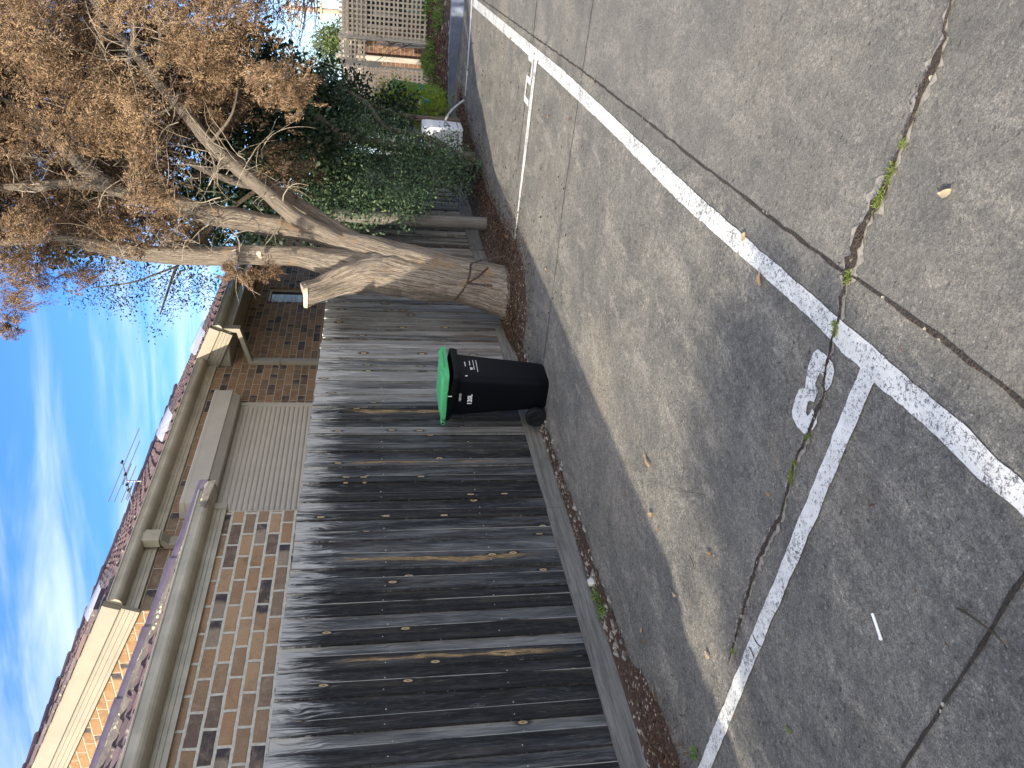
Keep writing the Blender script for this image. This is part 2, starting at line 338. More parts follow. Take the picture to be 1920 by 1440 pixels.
M = {}
M['ground'] = mat_ground(); M['paint'] = mat_paint()
BR = [(0, (.365, .215, .115)), (.24, (.30, .19, .112)), (.42, (.245, .17, .115)), (.56, (.42, .265, .15)), (.70, (.15, .105, .083)), (.77, (.30, .235, .17)), (.935, (.075, .06, .056)), (.96, (.33, .19, .11))]
BRF = [(0, (.30, .175, .095)), (.22, (.25, .15, .085)), (.42, (.20, .13, .085)), (.6, (.34, .20, .11)), (.74, (.15, .10, .075)), (.82, (.235, .165, .105)), (.945, (.06, .05, .048))]
M['brick'] = mat_brick('rough_brown_brick',   .0951, .236, .0195, (.60, .555, .46), BR, voff=.035)
M['brickf'] = mat_brick('brown_brick', .0945, .25, .0105, (.46, .40, .32), BRF, voff=.02)
BRG = [(0, (.31, .175, .08)), (.5, (.27, .15, .07)), (.8, (.34, .20, .095)), (.96, (.22, .16, .115))]
M['brickg'] = mat_brick('orange_brick', .0945, .25, .012, (.46, .40, .30), BRG)
M['brickn'] = mat_brick('red_brown_brick', .0945, .25, .012, (.36, .27, .18), [(0, (.155, .075, .05)), (.4, (.115, .06, .042)), (.75, (.18, .09, .06))])
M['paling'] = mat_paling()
M['kick'] = mat_wood('grey_kickboard', (.092, .087, .077), (.225, .212, .187), 0)
M['post'] = mat_wood('grey_post', (.10, .09, .08), (.20, .18, .155), 1)
M['lat'] = mat_wood('lattice_timber', (.44, .37, .29), (.62, .54, .43), 1)
M['latpost'] = mat_wood('lattice_post', (.30, .27, .23), (.46, .42, .36), 1)
M['bark'] = mat_bark('stringy_bark', (.135, .10, .076), (.47, .40, .32), (.42, .27, .14), 15.)
M['bark2'] = mat_bark('grey_bark', (.12, .095, .075), (.30, .24, .185), (.22, .17, .12))
M['twig'] = simple('dry_twig', (.30, .25, .19), .9, .35, 20.)
M['cutwood'] = simple('cut_wood', (.58, .48, .34), .85, .25, 25., .3)
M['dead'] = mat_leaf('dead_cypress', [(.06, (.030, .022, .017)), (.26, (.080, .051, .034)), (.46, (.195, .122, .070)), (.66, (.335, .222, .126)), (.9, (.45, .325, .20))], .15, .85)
M['dark'] = mat_leaf('dark_leaf', [(.1, (.012, .024, .013)), (.5, (.028, .050, .024)), (.8, (.055, .085, .04)), (1, (.09, .12, .05))], .2, .4)
M['shrub'] = mat_leaf('grey_green_leaf', [(.1, (.018, .036, .020)), (.45, (.046, .084, .046)), (.7, (.10, .155, .082)), (.95, (.26, .33, .14))], .2, .45)
M['olive'] = mat_leaf('olive_leaf', [(.1, (.05, .07, .025)), (.5, (.12, .16, .05)), (1, (.26, .30, .10))], .3, .5)
M['gold'] = mat_leaf('golden_conifer', [(.1, (.08, .12, .015)), (.5, (.24, .32, .035)), (1, (.42, .50, .08))], .3, .6)
M['grass'] = mat_leaf('green_blade', [(.1, (.04, .085, .016)), (.5, (.10, .19, .03)), (1, (.22, .31, .06))], .3, .5)
M['moss'] = mat_leaf('crack_moss', [(.1, (.05, .085, .015)), (.5, (.14, .19, .035)), (1, (.30, .32, .10))], .2, .8)
M['agave'] = mat_leaf('blue_green_leaf', [(.1, (.03, .12, .09)), (.6, (.06, .22, .16)), (1, (.16, .36, .28))], .15, .5)
M['litter'] = mat_leaf('leaf_litter', [(.05, (.035, .022, .017)), (.4, (.092, .052, .034)), (.7, (.18, .105, .06)), (1, (.42, .32, .21))], .1, .85)
M['beige'] = simple('beige_enamel_sun', (.275, .243, .178), .42, .07, 3.)  # same enamel, darkened to offset the sun on the barges; downpipes share it
M['beiged'] = simple('beige_enamel_shade', (.40, .35, .262), .38, .14, 5.)  # lighter copy of that enamel for gutters and fascias in shade
M['shut'] = simple('shutter_slat', (.47, .42, .355), .5, .05, 4.)
M['tile'] = mat_tile('glazed_tile', .52); M['tile2'] = mat_tile('old_tile', .62)
M['hip'] = simple('purple_glazed_hip', (.082, .064, .096), .32, .18, 12., .1)
M['bed'] = mat_bedding()
M['soil'] = mat_soil('bark_soil', (.105, .062, .040), (.060, .036, .026))
M['mulch'] = mat_soil('red_mulch', (.105, .05, .036), (.055, .03, .025), 30.)
M['crack'] = mat_soil('crack_dirt', (.085, .06, .042), (.045, .035, .028), 90., .985)
M['joint'] = mat_soil('joint_dirt', (.062, .046, .034), (.032, .026, .022), 90., .99)
M['rimc'] = simple('broken_concrete', (.27, .245, .215), .95, .3, 40., .6)
M['binb'] = mat_plastic('black_bin_plastic', (.003, .0034, .0056), .36, .05)
M['bing'] = mat_plastic('green_lid_plastic', (.085, .42, .18), .36, .15)
M['tyre'] = mat_plastic('bin_wheel_rubber', (.012, .013, .015), .5, .3)
M['white'] = simple('white_print', (.82, .82, .82), .5, .03)
M['fargreen'] = mat_plastic('dark_green_bin', (.055, .16, .075), .45, .2)
M['whitebox'] = simple('white_enamel', (.72, .74, .78), .4, .06, 5.)
M['hose'] = simple('grey_hose', (.34, .36, .37), .5, .1)
M['steel'] = simple('antenna_metal', (.24, .23, .23), .45, .1, 20., 0., .5, .6)
M['rust'] = simple('rusty_chain', (.060, .042, .034), .8, .4, 40.)
M['dark_in'] = simple('dark_inside', (.01, .01, .011), .9, .1)
M['cream'] = simple('cream_paint', (.50, .42, .30), .6, .06)
M['polew'] = simple('pole_wood', (.40, .29, .21), .85, .15)
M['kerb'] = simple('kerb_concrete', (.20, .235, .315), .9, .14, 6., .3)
M['wire'] = simple('black_wire', (.08, .08, .09), .6, .05)
M['straw'] = simple('white_paper', (.84, .84, .82), .6, .03)
M['stone'] = simple('pale_stone', (.52, .49, .44), .9, .2, 30., .5)
M['dleaf'] = mat_leaf('brown_leaf', [(.05, (.11, .06, .035)), (.5, (.40, .25, .13)), (1, (.58, .46, .30))], .15, .7)
M['bin_skirt'] = M['dark_in']
def mat_glass():
    t = NT('shaded_glass'); t.set(Base_Color=(.02, .025, .03), Roughness=.06); return t.mat
M['glass'] = mat_glass()
def mat_plasticsheet():
    t = NT('clear_plastic'); t.set(Base_Color=(.55, .62, .78), Roughness=.12, Alpha=.45); return t.mat
M['clear'] = mat_plasticsheet()

# ================================================================== SETTING: ground, joints, cracks, painted lines
def strip(pts, w, z, jit=0., m=None, name='', n_sub=6, ends=True, wob=0.):
    """flat irregular ribbon along a ground polyline; w = widths per point"""
    P = []; W = []
    for i in range(len(pts) - 1):
        for k in range(n_sub):
            t = k / n_sub; P.append(np.array(pts[i]) * (1 - t) + np.array(pts[i + 1]) * t); W.append(w[i] * (1 - t) + w[i + 1] * t)
    P.append(np.array(pts[-1])); W.append(w[-1]); mb = MB(); vs = []; n = len(P)
    for i in range(n):
        d = P[min(i + 1, n - 1)] - P[max(i - 1, 0)]; d = d / (np.linalg.norm(d) + 1e-9); s = np.array([-d[1], d[0]])
        c = P[i] + s * random.uniform(-wob, wob)
        a = W[i] * .5 * (1 + random.uniform(-jit, jit)); b = W[i] * .5 * (1 + random.uniform(-jit, jit))
        vs += [(*(c + s * a), z), (*(c - s * b), z)]
    fs = [(2 * i, 2 * i + 1, 2 * i + 3, 2 * i + 2) for i in range(n - 1)]
    mb.add(vs, fs); return mb
def dense(pts, step):
    out = []
    for i in range(len(pts) - 1):
        a, b = np.array(pts[i]), np.array(pts[i + 1]); n = max(1, int(np.linalg.norm(b - a) / step))
        out += [a + (b - a) * k / n for k in range(n)]
    return out + [np.array(pts[-1])]
mb = MB(); mb.quad([(-90, -90, 0), (110, -90, 0), (110, 110, 0), (-90, 110, 0)])
tag(mb.build('ground', M['ground']), kind='structure')
# long joint between the pours
J1 = [(-4.5, .82), (.3, .835), G2(1920, 757), G2(1760, 632), G2(1607, 523), G2(1577, 505), G2(1440, 405), G2(1280, 280), G2(1093, 133), G2(905, 0), (13.9, 1.0)]
pts = dense(J1, .06); tag(strip(pts, [.0125] * len(pts), .003, .5, n_sub=1, wob=.0035).build('expansion_joint', M['joint']), kind='structure')
J2 = [(1.06, 2.9), G2(1693, 1440), G2(1790, 1290), G2(1920, 1083), (1.06, .82)]
pts = dense(J2, .05); tag(strip(pts, [.0125] * len(pts), .0032, .5, n_sub=1, wob=.003).build('expansion_joint', M['joint']), kind='structure')
J3 = [(5.6, 3.35), G2(1047, 467), G2(1057, 377), G2(1073, 267), G2(1093, 133), G2(1113, 0), (5.7, -2.5)]
pts = dense(J3, .08); tag(strip(pts, [.011] * len(pts), .0032, .4, n_sub=1, wob=.003).build('control_joint', M['joint']), kind='structure')
J4 = [(7.75, 2.2), G2(990, 150), G2(997, 110), G2(1002, 54), G2(1007, 0), (7.9, -1.5)]
pts = dense(J4, .08); tag(strip(pts, [.018] * len(pts), .0032, .5, n_sub=1, wob=.004).build('control_joint', M['joint']), kind='structure')
CR = [(1787, 0), (1772, 58), (1776, 72), (1745, 140), (1731, 168), (1716, 214), (1697, 258), (1676, 315), (1660, 350), (1642, 385), (1624, 420), (1606, 455), (1602, 480), (1592, 505), (1590, 522), (1581, 558), (1576, 592), (1565, 625), (1559, 655), (1550, 700), (1546, 745), (1530, 780), (1514, 822), (1490, 872), (1477, 925), (1468, 962), (1448, 1000), (1423, 1050), (1410, 1093), (1397, 1140), (1387, 1173), (1380, 1200), (1367, 1247)]
CW = [.010, .010, .012, .030, .034, .016, .022, .016, .040, .040, .034, .040, .046, .040, .030, .016, .012, .012, .012, .013, .014, .018, .014, .014, .016, .016, .020, .024, .018, .020, .018, .014, .004]
gpt = [(1.2, -1.3), (1.55, -.8)] + [G2(*p) for p in CR]; gw = [.012, .010] + CW
P2 = []; W2 = []
for i in range(len(gpt) - 1):
    n = max(2, int(math.dist(gpt[i], gpt[i + 1]) / .018))
    for k in range(n):
        t = k / n; P2.append(np.array(gpt[i]) * (1 - t) + np.array(gpt[i + 1]) * t); W2.append((gw[i] * (1 - t) + gw[i + 1] * t) * random.uniform(.6, 1.25))
P2.append(np.array(gpt[-1])); W2.append(.003)
tag(strip(P2, [w * 1.9 for w in W2], .0028, .6, n_sub=1, wob=.009).build('broken_edge', M['rimc']), kind='structure')
tag(strip(P2, W2, .0062, .45, n_sub=1, wob=.004).build('pavement_crack', M['crack']), kind='structure')
# hairline crack on the lit patch
HC = [(1187, 900), (1212, 905), (1235, 905), (1262, 917), (1290, 925), (1305, 922), (1325, 930)]
pts = dense([G2(*p) for p in HC], .03); tag(strip(pts, [.0017] * len(pts), .003, .6, n_sub=1, wob=.006).build('hairline_crack', M['joint']), kind='structure')
# loose chips inside the crack
mb = MB()
for i in range(900):
    k = random.randrange(2, len(P2) - 1)
    if W2[k] < .012 and random.random() < .6: continue
    c = P2[k] + np.array([random.gauss(0, W2[k] * .34), random.gauss(0, W2[k] * .34)]); s = random.uniform(.0015, .0055)
    mb.add([(c[0] + s * random.uniform(.6, 1.4), c[1], .006), (c[0], c[1] + s * random.uniform(.6, 1.4), .006), (c[0] - s, c[1] - s * .6, .006), (c[0] + random.uniform(-s, s) * .3, c[1], .006 + s * 1.2)], [(0, 1, 3), (1, 2, 3), (2, 0, 3)], a=random.random())
tag(mb.build('crack_grit', M['crack']), kind='stuff', label='brown grit lodged in the long pavement crack')
# painted lines
def paint(edgeL, edgeR, name='painted_line', z=.0045, step=.03, jit=.004):
    def res(e):
        e = [np.array(p, float) for p in e]; d = [0.]
        for i in range(1, len(e)): d.append(d[-1] + np.linalg.norm(e[i] - e[i - 1]))
        return e, np.array(d)
    L, dl = res(edgeL); Rr, dr = res(edgeR); n = int(max(dl[-1], dr[-1]) / step); vs = []
    for i in range(n + 1):
        t = i / n
        def at(e, d): return np.array([np.interp(t * d[-1], d, [p[k] for p in e]) for k in (0, 1)])
        a = at(L, dl); b = at(Rr, dr); v = unit(b - a)
        ja = mnoise.noise(Vector((a[0] * 9, a[1] * 9, 1.))) * jit * 1.6 + random.gauss(0, jit * .3); jb = mnoise.noise(Vector((b[0] * 9, b[1] * 9, 5.))) * jit * 1.6 + random.gauss(0, jit * .3)
        a = a + v * ja; b = b + v * jb
        vs += [(*a, z), (*(a * .5 + b * .5), z), (*b, z)]
    mb = MB(); mb.add(vs, [(3 * i, 3 * i + 1, 3 * i + 4, 3 * i + 3) for i in range(n)] + [(3 * i + 1, 3 * i + 2, 3 * i + 5, 3 * i + 4) for i in range(n)])
    return tag(mb.build(name, M['paint']), kind='structure')
paint([(-4., 1.07), G2(1913, 960), G2(1750, 812), G2(1647, 720), G2(1613, 690), G2(1500, 577), G2(1390, 480), G2(1280, 383), G2(1150, 250), G2(1030, 137), (12.66, 1.26)],
      [(-4., .985), G2(1920, 903), G2(1790, 780), G2(1655, 665), G2(1550, 575), G2(1440, 480), G2(1320, 375), G2(1190, 255), G2(1053, 128), (12.4, 1.135)], jit=.006)
paint([G2(1618, 681), G2(1565, 815), G2(1507, 960), G2(1420, 1170), G2(1312, 1437), (1.84, 3.5)],
      [G2(1650, 698), G2(1595, 825), G2(1539, 960), G2(1447, 1170), G2(1337, 1437), (1.79, 3.5)], z=.0062)
paint([G2(1004, 108), G2(995, 180), G2(985, 270), G2(974, 370), G2(966.5, 440), G2(965.5, 452)], [G2(1009, 110), G2(1000, 183), G2(990, 272), G2(977, 370), G2(968.3, 440), G2(967, 452)], z=.0062)
paint([G2(884, 0), G2(883.5, 12), G2(880, 70), G2(875, 145), G2(872, 180)], [G2(887, 0), G2(886, 12), G2(882.5, 70), G2(877, 145), G2(873.6, 180)], z=.0062, jit=.01)
# bay numbers
def c4(x, y): return G2(1280 + x / 3, 480 + y / 3)
T3 = [(700,690),(714,620),(738,548),(766,524),(812,556),(850,602),(860,650),(842,722),(816,757),(800,748),(806,702),(792,668),(778,655),(768,678),(752,722),(768,760),(744,822),(722,812),(712,822),(704,850),(700,882),(708,900),(722,888),(735,860),(764,906),(762,940),(737,978),(690,1002),(652,962),(626,915),(621,872),(640,800),(660,752),(696,738)]
def poly_obj(name, pts, z, mat, kind='structure'):
    bm = bmesh.new(); vs = [bm.verts.new((p[0], p[1], z)) for p in pts]; f = bm.faces.new(vs)
    if f.normal.z < 0: f.normal_flip()
    bmesh.ops.triangulate(bm, faces=bm.faces[:]); me = bpy.data.meshes.new(name); bm.to_mesh(me); bm.free(); me.materials.append(mat)
    o = bpy.data.objects.new(name, me); COL.objects.link(o); return tag(o, kind=kind)
poly_obj('painted_number', [c4(*p) for p in T3], .0045, M['paint'])
bx, by = G2(992, 150); s = .27
mb = MB(); w_ = .062
for x0, x1, y0, y1 in ((-.13, .13, .16, .22), (.07, .13, .03, .16), (-.13, .13, -.03, .03), (-.13, -.07, -.16, -.03), (-.13, .13, -.22, -.16)):
    mb.quad([(bx + x0, by + y0, .0046), (bx + x1, by + y0, .0046), (bx + x1, by + y1, .0046), (bx + x0, by + y1, .0046)])
tag(mb.build('painted_number', M['paint']), kind='structure')

# soil strip along the fence, with needles, chips and stones
SO = [(-3.5, 3.45, 3.9), (1.9, 3.42, 3.9), (2.35, 3.40, 3.9), (2.7, 3.56, 3.9), (3.2, 3.62, 3.9), (3.8, 3.64, 3.9), (4.3, 3.66, 3.9), (5.2, 3.70, 3.9), (6.0, 3.68, 3.9), (6.5, 3.60, 3.9), (6.9, 3.25, 3.9), (7.3, 3.02, 3.9), (7.8, 3.02, 3.9), (8.4, 3.05, 3.9), (9.2, 3.1, 3.9), (10.2, 3.08, 3.9), (11.4, 2.95, 3.9), (12.4, 2.85, 3.9), (13.9, 2.6, 3.9)]
mb = MB(); vs = []; A = dense([(p[0], p[1]) for p in SO], .04)
for p in A: vs += [(p[0], p[1] + mnoise.noise(Vector((p[0] * 6, 0, 0))) * .05 + random.gauss(0, .008), .005), (p[0], 3.9, .012)]
mb.add(vs, [(2 * i, 2 * i + 2, 2 * i + 3, 2 * i + 1) for i in range(len(A) - 1)])
tag(mb.build('soil', M['soil']), kind='structure')
# broken edge of the slab: pale lumps between soil and kickboard
mb = MB()
for i in range(150):
    x = random.uniform(2.0, 6.3); y = random.uniform(3.70, 3.785) if random.random() < .75 else random.uniform(3.55, 3.68); s = random.uniform(.006, .026)
    mb.tube([(x - s, y, .006), (x, y + random.uniform(-.01, .01), .006 + s * .35), (x + s * random.uniform(.8, 2), y, .006)], [s * .3, s * .5, s * .25], 6, bump=.5, bscale=60)
tag(mb.build('rubble', M['rimc']), label='pale crumbled concrete along the foot of the fence', kind='stuff')

# ================================================================== PALING FENCE
FY = 3.83
EDG = [2.20, 2.29, 2.384, 2.505, 2.583, 2.677, 2.798, 2.901, 2.985, 3.084, 3.168, 3.285, 3.389, 3.491, 3.578, 3.697, 3.778, 3.921]
def make_panel(xs, parent, top, streaks):
    mb = MB()
    for i in range(len(xs) - 1):
        x0, x1 = xs[i], xs[i + 1]; front = i % 2 == 0
        if front: a0, a1, yy = x0, x1, FY
        else: a0, a1, yy = x0 - .022, x1 + .022, FY + .0165
        tp = top(.5 * (x0 + x1)) + random.gauss(0, .006); rn = random.random(); lean = random.gauss(0, .0016); cup = random.uniform(.0015, .006); tw = random.gauss(0, .003)
        ax = 1. if any(x0 - .005 <= s <= x1 + .005 for s in streaks) else 0.
        us = [0, .04, .3, .6, .9, .965, 1.]; zs = [.075, .5, 1., 1.5, tp - .02, tp]; vs = []; fs = []; uvs = []
        for z in zs:
            for u in us:
                x = a0 + (a1 - a0) * u + lean * (z - 1) * 4; b = (2 * u - 1)
                y = yy + cup * (b * b - 1) * (1 if i % 3 else -1) + tw * b * (z - .6) - (.002 if .03 < u < .97 else 0.)
                vs.append((x, y, z))
        nu = len(us)
        for j in range(len(zs) - 1):
            for k in range(nu - 1):
                fs.append((j * nu + k, j * nu + k + 1, (j + 1) * nu + k + 1, (j + 1) * nu + k))
                uvs.append([(us[k], zs[j]), (us[k + 1], zs[j]), (us[k + 1], zs[j + 1]), (us[k], zs[j + 1])])
        mb.add(vs, fs, uvs, rn, ax)
        # back, top and sides of the board
        T = (len(zs) - 1) * nu; xa, xb = vs[T][0], vs[T + nu - 1][0]; y2 = yy + .015; ya, yb = vs[T][1], vs[T + nu - 1][1]
        mb.add([(vs[k + T][0], vs[k + T][1], tp) for k in range(nu)] + [(xb, y2, tp), (xa, y2, tp)], [tuple(range(nu)) + (nu, nu + 1)], [[(.5, tp)] * (nu + 2)], rn)
        mb.add([(xa, ya, tp), (xa, y2, tp), (vs[0][0], y2, .075), (vs[0][0], vs[0][1], .075)], [(0, 1, 2, 3)], [[(.9, tp), (.9, tp), (.9, .1), (.9, .1)]], rn)
        mb.add([(xb, yb, tp), (vs[nu - 1][0], vs[nu - 1][1], .075), (vs[nu - 1][0], y2, .075), (xb, y2, tp)], [(0, 1, 2, 3)], [[(.97, tp), (.97, .1), (.97, .1), (.97, tp)]], rn)
        mb.add([(xa, y2, tp), (xb, y2, tp), (vs[nu - 1][0], y2, .075), (vs[0][0], y2, .075)], [(0, 1, 2, 3)], [[(.1, tp), (.9, tp), (.9, .1), (.1, .1)]], rn)
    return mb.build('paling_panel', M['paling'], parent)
def gen_edges(x, xe):
    out = [x]; k = 0
    while x < xe: x += random.uniform(.112, .134) if k % 2 == 0 else random.uniform(.078, .098); out.append(x); k += 1
    return out
fence = thing('paling_fence', 'long grey timber paling fence, blackened boards, behind the black wheelie bin', 'fence', (3., FY, 0))
left = gen_edges(-3.6, 2.05); left[-1] = 2.20
if len(left) % 2 == 0: left = left[:-2] + [2.2]
right = gen_edges(3.921, 8.2)
xs = left[:-1] + EDG + right[1:]
def ftop(x): return 1.998 - .011 * max(0, x - 3)
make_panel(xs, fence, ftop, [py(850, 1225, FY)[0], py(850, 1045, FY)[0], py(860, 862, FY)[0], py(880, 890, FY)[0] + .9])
def kick(parent, x0, x1, dz=0., y=FY - .026):
    mb = MB(); n = max(2, int((x1 - x0) / .12)); vs = []
    for i in range(n + 1):
        x = x0 + (x1 - x0) * i / n; b = mnoise.noise(Vector((x * 2.2, 3, 1))) * .006
        for (yy, zz) in ((y, -.02), (y, .152 + dz + b), (y + .024, .154 + dz + b), (y + .024, -.02)): vs.append((x, yy, zz))
    fs = []
    for i in range(n):
        for k in range(4): fs.append((4 * i + k, 4 * i + 4 + k, 4 * i + 4 + (k + 1) % 4, 4 * i + (k + 1) % 4))
    fs += [(0, 1, 2, 3), tuple(4 * n + k for k in (3, 2, 1, 0))]; mb.add(vs, fs); return mb.build('kickboard', M['kick'], parent)
kick(fence, -3.6, .9); kick(fence, .903, 4.318, .003); kick(fence, 4.322, 7.2, .0)
for x in (-2.2, .9, 4.0):
    mb = MB(); mb.box(x, x + .1, FY + .075, FY + .17, -.1, 1.9); mb.build('post', M['post'], fence)
for z in (.45, 1.65):
    mb = MB(); mb.box(-3.6, 8.2, FY + .034, FY + .074, z, z + .08); mb.build('rail', M['post'], fence)
fence2 = thing('paling_fence', 'short shaded run of brown palings between the tree trunk and the round post', 'fence', (10., FY, 0))
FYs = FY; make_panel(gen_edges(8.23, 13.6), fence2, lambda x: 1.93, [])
kick(fence2, 7.6, 9.35, .012, FY - .03); kick(fence2, 9.42, 13.6, .03, FY - .03)
pst = thing('fence_post', 'thick grey round post standing in leaf litter before the shaded palings', 'post', (9.42, 3.46, 0))
mb = MB(); mb.tube([(9.42, 3.46, -.05), (9.42, 3.455, .6), (9.43, 3.45, 1.3), (9.44, 3.44, 1.95)], [.085, .082, .08, .078], 16, bump=.06, bscale=8); mb.build('post_shaft', M['post'], pst, smooth=True, auto=40)
mb = MB(); mb.tube([(9.44, 3.44, 1.95), (9.44, 3.44, 1.97)], [.082, .06], 16); mb.build('post_cap', M['kick'], pst)

# ================================================================== BRICK HOUSE
house = thing('brick_house', 'brown brick house with beige gutters and tiled roof behind the palings', 'house', (4.9, 5.35, 0))
NW, FW = 4.25, 5.35
def wall_quad(pts, uv, mat, lab=None):
    mb = MB(); mb.quad(pts, uv); return tag(mb.build('wall', mat, house), lab)
X0, X1 = -3.0, 4.86
mb = MB(); mb.quad([(X0, NW, 0), (X1, NW, 0), (X1, NW, 2.75), (X0, NW, 2.75)], [(X0, 0), (X1, 0), (X1, 2.75), (X0, 2.75)])
mb.quad([(X1, NW, 0), (X1, FW, 0), (X1, FW, 2.75), (X1, NW, 2.75)], [(4.83, 0), (5.93, 0), (5.93, 2.75), (4.83, 2.75)])
mb.quad([(X0, 9., 0), (X0, NW, 0), (X0, NW, 2.75), (X0, 9., 2.75)], [(0, 0), (4.75, 0), (4.75, 2.75), (0, 2.75)])
tag(mb.build('wall', M['brick'], house), 'rough light-mortared brick wall of the low wing')
GX = 4.885; RY = 9.2; PT = .45
mb = MB(); XE = 14.4
# long wall with openings for shutter and window
def wallrect(x0, x1, z0, z1): mb.quad([(x0, FW, z0), (x1, FW, z0), (x1, FW, z1), (x0, FW, z1)], [(x0, z0), (x1, z0), (x1, z1), (x0, z1)])
wallrect(GX, 6.08, 0, 3.42); wallrect(6.08, 8.03, 2.99, 3.42); wallrect(6.08, 8.03, 0, 1.05); wallrect(8.03, 10.84, 0, 3.42); wallrect(10.84, 11.34, 2.99, 3.42); wallrect(10.84, 11.34, 0, 2.0); wallrect(11.34, XE, 0, 3.42)
for xa, xb, za, zb in ((6.08, 8.03, 1.05, 2.99), (10.84, 11.34, 2.0, 2.99)):
    D = .11
    mb.quad([(xa, FW, za), (xa, FW, zb), (xa, FW + D, zb), (xa, FW + D, za)], [(0, za), (0, zb), (D, zb), (D, za)])
    mb.quad([(xb, FW, zb), (xb, FW, za), (xb, FW + D, za), (xb, FW + D, zb)], [(0, zb), (0, za), (D, za), (D, zb)])
    mb.quad([(xa, FW, zb), (xb, FW, zb), (xb, FW + D, zb), (xa, FW + D, zb)], [(xa, 0), (xb, 0), (xb, D), (xa, D)])
    mb.quad([(xb, FW, za), (xa, FW, za), (xa, FW + D, za), (xb, FW + D, za)], [(xb, 0), (xa, 0), (xa, D), (xb, D)])
mb.build('wall', M['brickf'], house)
zc = 3.60; 
def gz(y): return 3.585 + PT * (y - 5.2)
wall_quad([(GX, 13.0, 0), (GX, FW, 0), (GX, FW, gz(FW) - .05), (GX, RY, gz(RY) - .05), (GX, 13.0, gz(FW) - .05)], [(-13., 0), (-FW, 0), (-FW, gz(FW)), (-RY, gz(RY)), (-13., gz(FW))], M['brickg'], 'sunlit orange brick gable wall above the low hip')
# profiles: (out, z) measured from the fascia face / eave line
GUT = [(0, -.004), (.10, -.004), (.106, .004), (.115, .006), (.122, 0), (.122, -.008), (.116, -.013), (.1155, -.046), (.122, -.056), (.1225, -.068), (.116, -.084), (.103, -.099), (.082, -.109), (.05, -.114), (0, -.115)]
FAS = [(0, 0), (.026, 0), (.026, -.035), (.021, -.038), (.026, -.041), (.026, -.085), (.021, -.088), (.026, -.091), (.026, -.115), (.021, -.118), (.026, -.121), (.026, -.152), (0, -.152)]
def gutter(x0, x1, ylip, z, name='gutter'):
    mb = MB(); mb.prism(GUT, (x0, ylip + .12, z), (x1, ylip + .12, z), (0, -1, 0), (0, 0, 1))
    x = max(x0 + .1, .4)
    while x < min(x1, 12.5) - .03: mb.tube([(x, ylip + .009, z - .026), (x, ylip + .0035, z - .026)], [.0048, .004], 6); x += .22
    # run-off grime streaks are in the enamel; a dark seep line sits under the bulge
    return mb.build(name, M['beiged'], house)
def fascia(x0, x1, y, z, dz=1.):
    mb = MB(); mb.prism([(o, v * dz) for o, v in FAS], (x0, y, z), (x1, y, z), (0, -1, 0), (0, 0, 1)); return mb.build('fascia', M['beiged'], house)
g1 = gutter(X0, 5.035, 4.10, 2.79)
# stop end and its strap
mb = MB(); mb.prism([(o * 1.02, z * 1.03 + .001) for o, z in GUT], (5.035, 4.22, 2.79), (5.052, 4.22, 2.79), (0, -1, 0), (0, 0, 1)); mb.build('end_cap', M['beige'], g1)
fascia(X0, 4.90, NW - .001, 2.735); 
mb = MB(); mb.box(4.862, 4.93, NW - .036, NW + .4, 2.582, 2.70); mb.build('fascia', M['beiged'], house)
g2 = gutter(GX, 9.02, 5.20, 3.615)
fascia(GX, 9.0, FW - .001, 3.56, 1.1)
g3 = gutter(8.92, XE, 4.75, 3.395)
fascia(8.92, XE, 4.87, 3.35, 1.05)
mb = MB(); mb.box(8.94, XE, 4.87, FW - .002, 3.225, 3.235); mb.build('soffit', M['beiged'], house)
# raked verges
def verge(x, y0, z0, y1, pitch, face=.125):
    d = np.array([0, 1, pitch]); L = math.sqrt(1 + pitch * pitch); d = d / L; nrm = np.array([0, -pitch, 1]) / L
    mb = MB(); a = np.array([x, y0, z0]); b = a + d * (y1 - y0) * L
    top = [(0, .012), (.052, .012), (.058, 0), (.058, -face), (.052, -face - .006), (.0, -face - .006)]
    mb.prism(top, a, b, (-1, 0, 0), nrm)
    bo = mb.build('barge_board', M['beige'], house)
    mb = MB(); low = [(0, -face - .007), (.036, -face - .007), (.036, -face - .04), (.031, -face - .043), (.036, -face - .046), (.036, -face - .08), (.031, -face - .083), (.036, -face - .086), (.036, -face - .124), (.031, -face - .127), (.036, -face - .130), (.036, -face - .158), (0, -face - .158)]
    mb.prism(low, a + d * .0, b, (-1, 0, 0), nrm); mb.build('barge_moulding', M['beige'], house)
verge(GX, 5.215, 3.628, RY, PT); verge(8.925, 4.765, 3.41, 5.6, PT, .11)
# closing triangle of the boxed eave
mb = MB(); mb.quad([(8.93, 4.86, 3.23), (8.93, 5.345, 3.23), (8.93, 5.345, 3.52), (8.93, 4.86, 3.30)]); mb.build('eave_box_end', M['beige'], house)
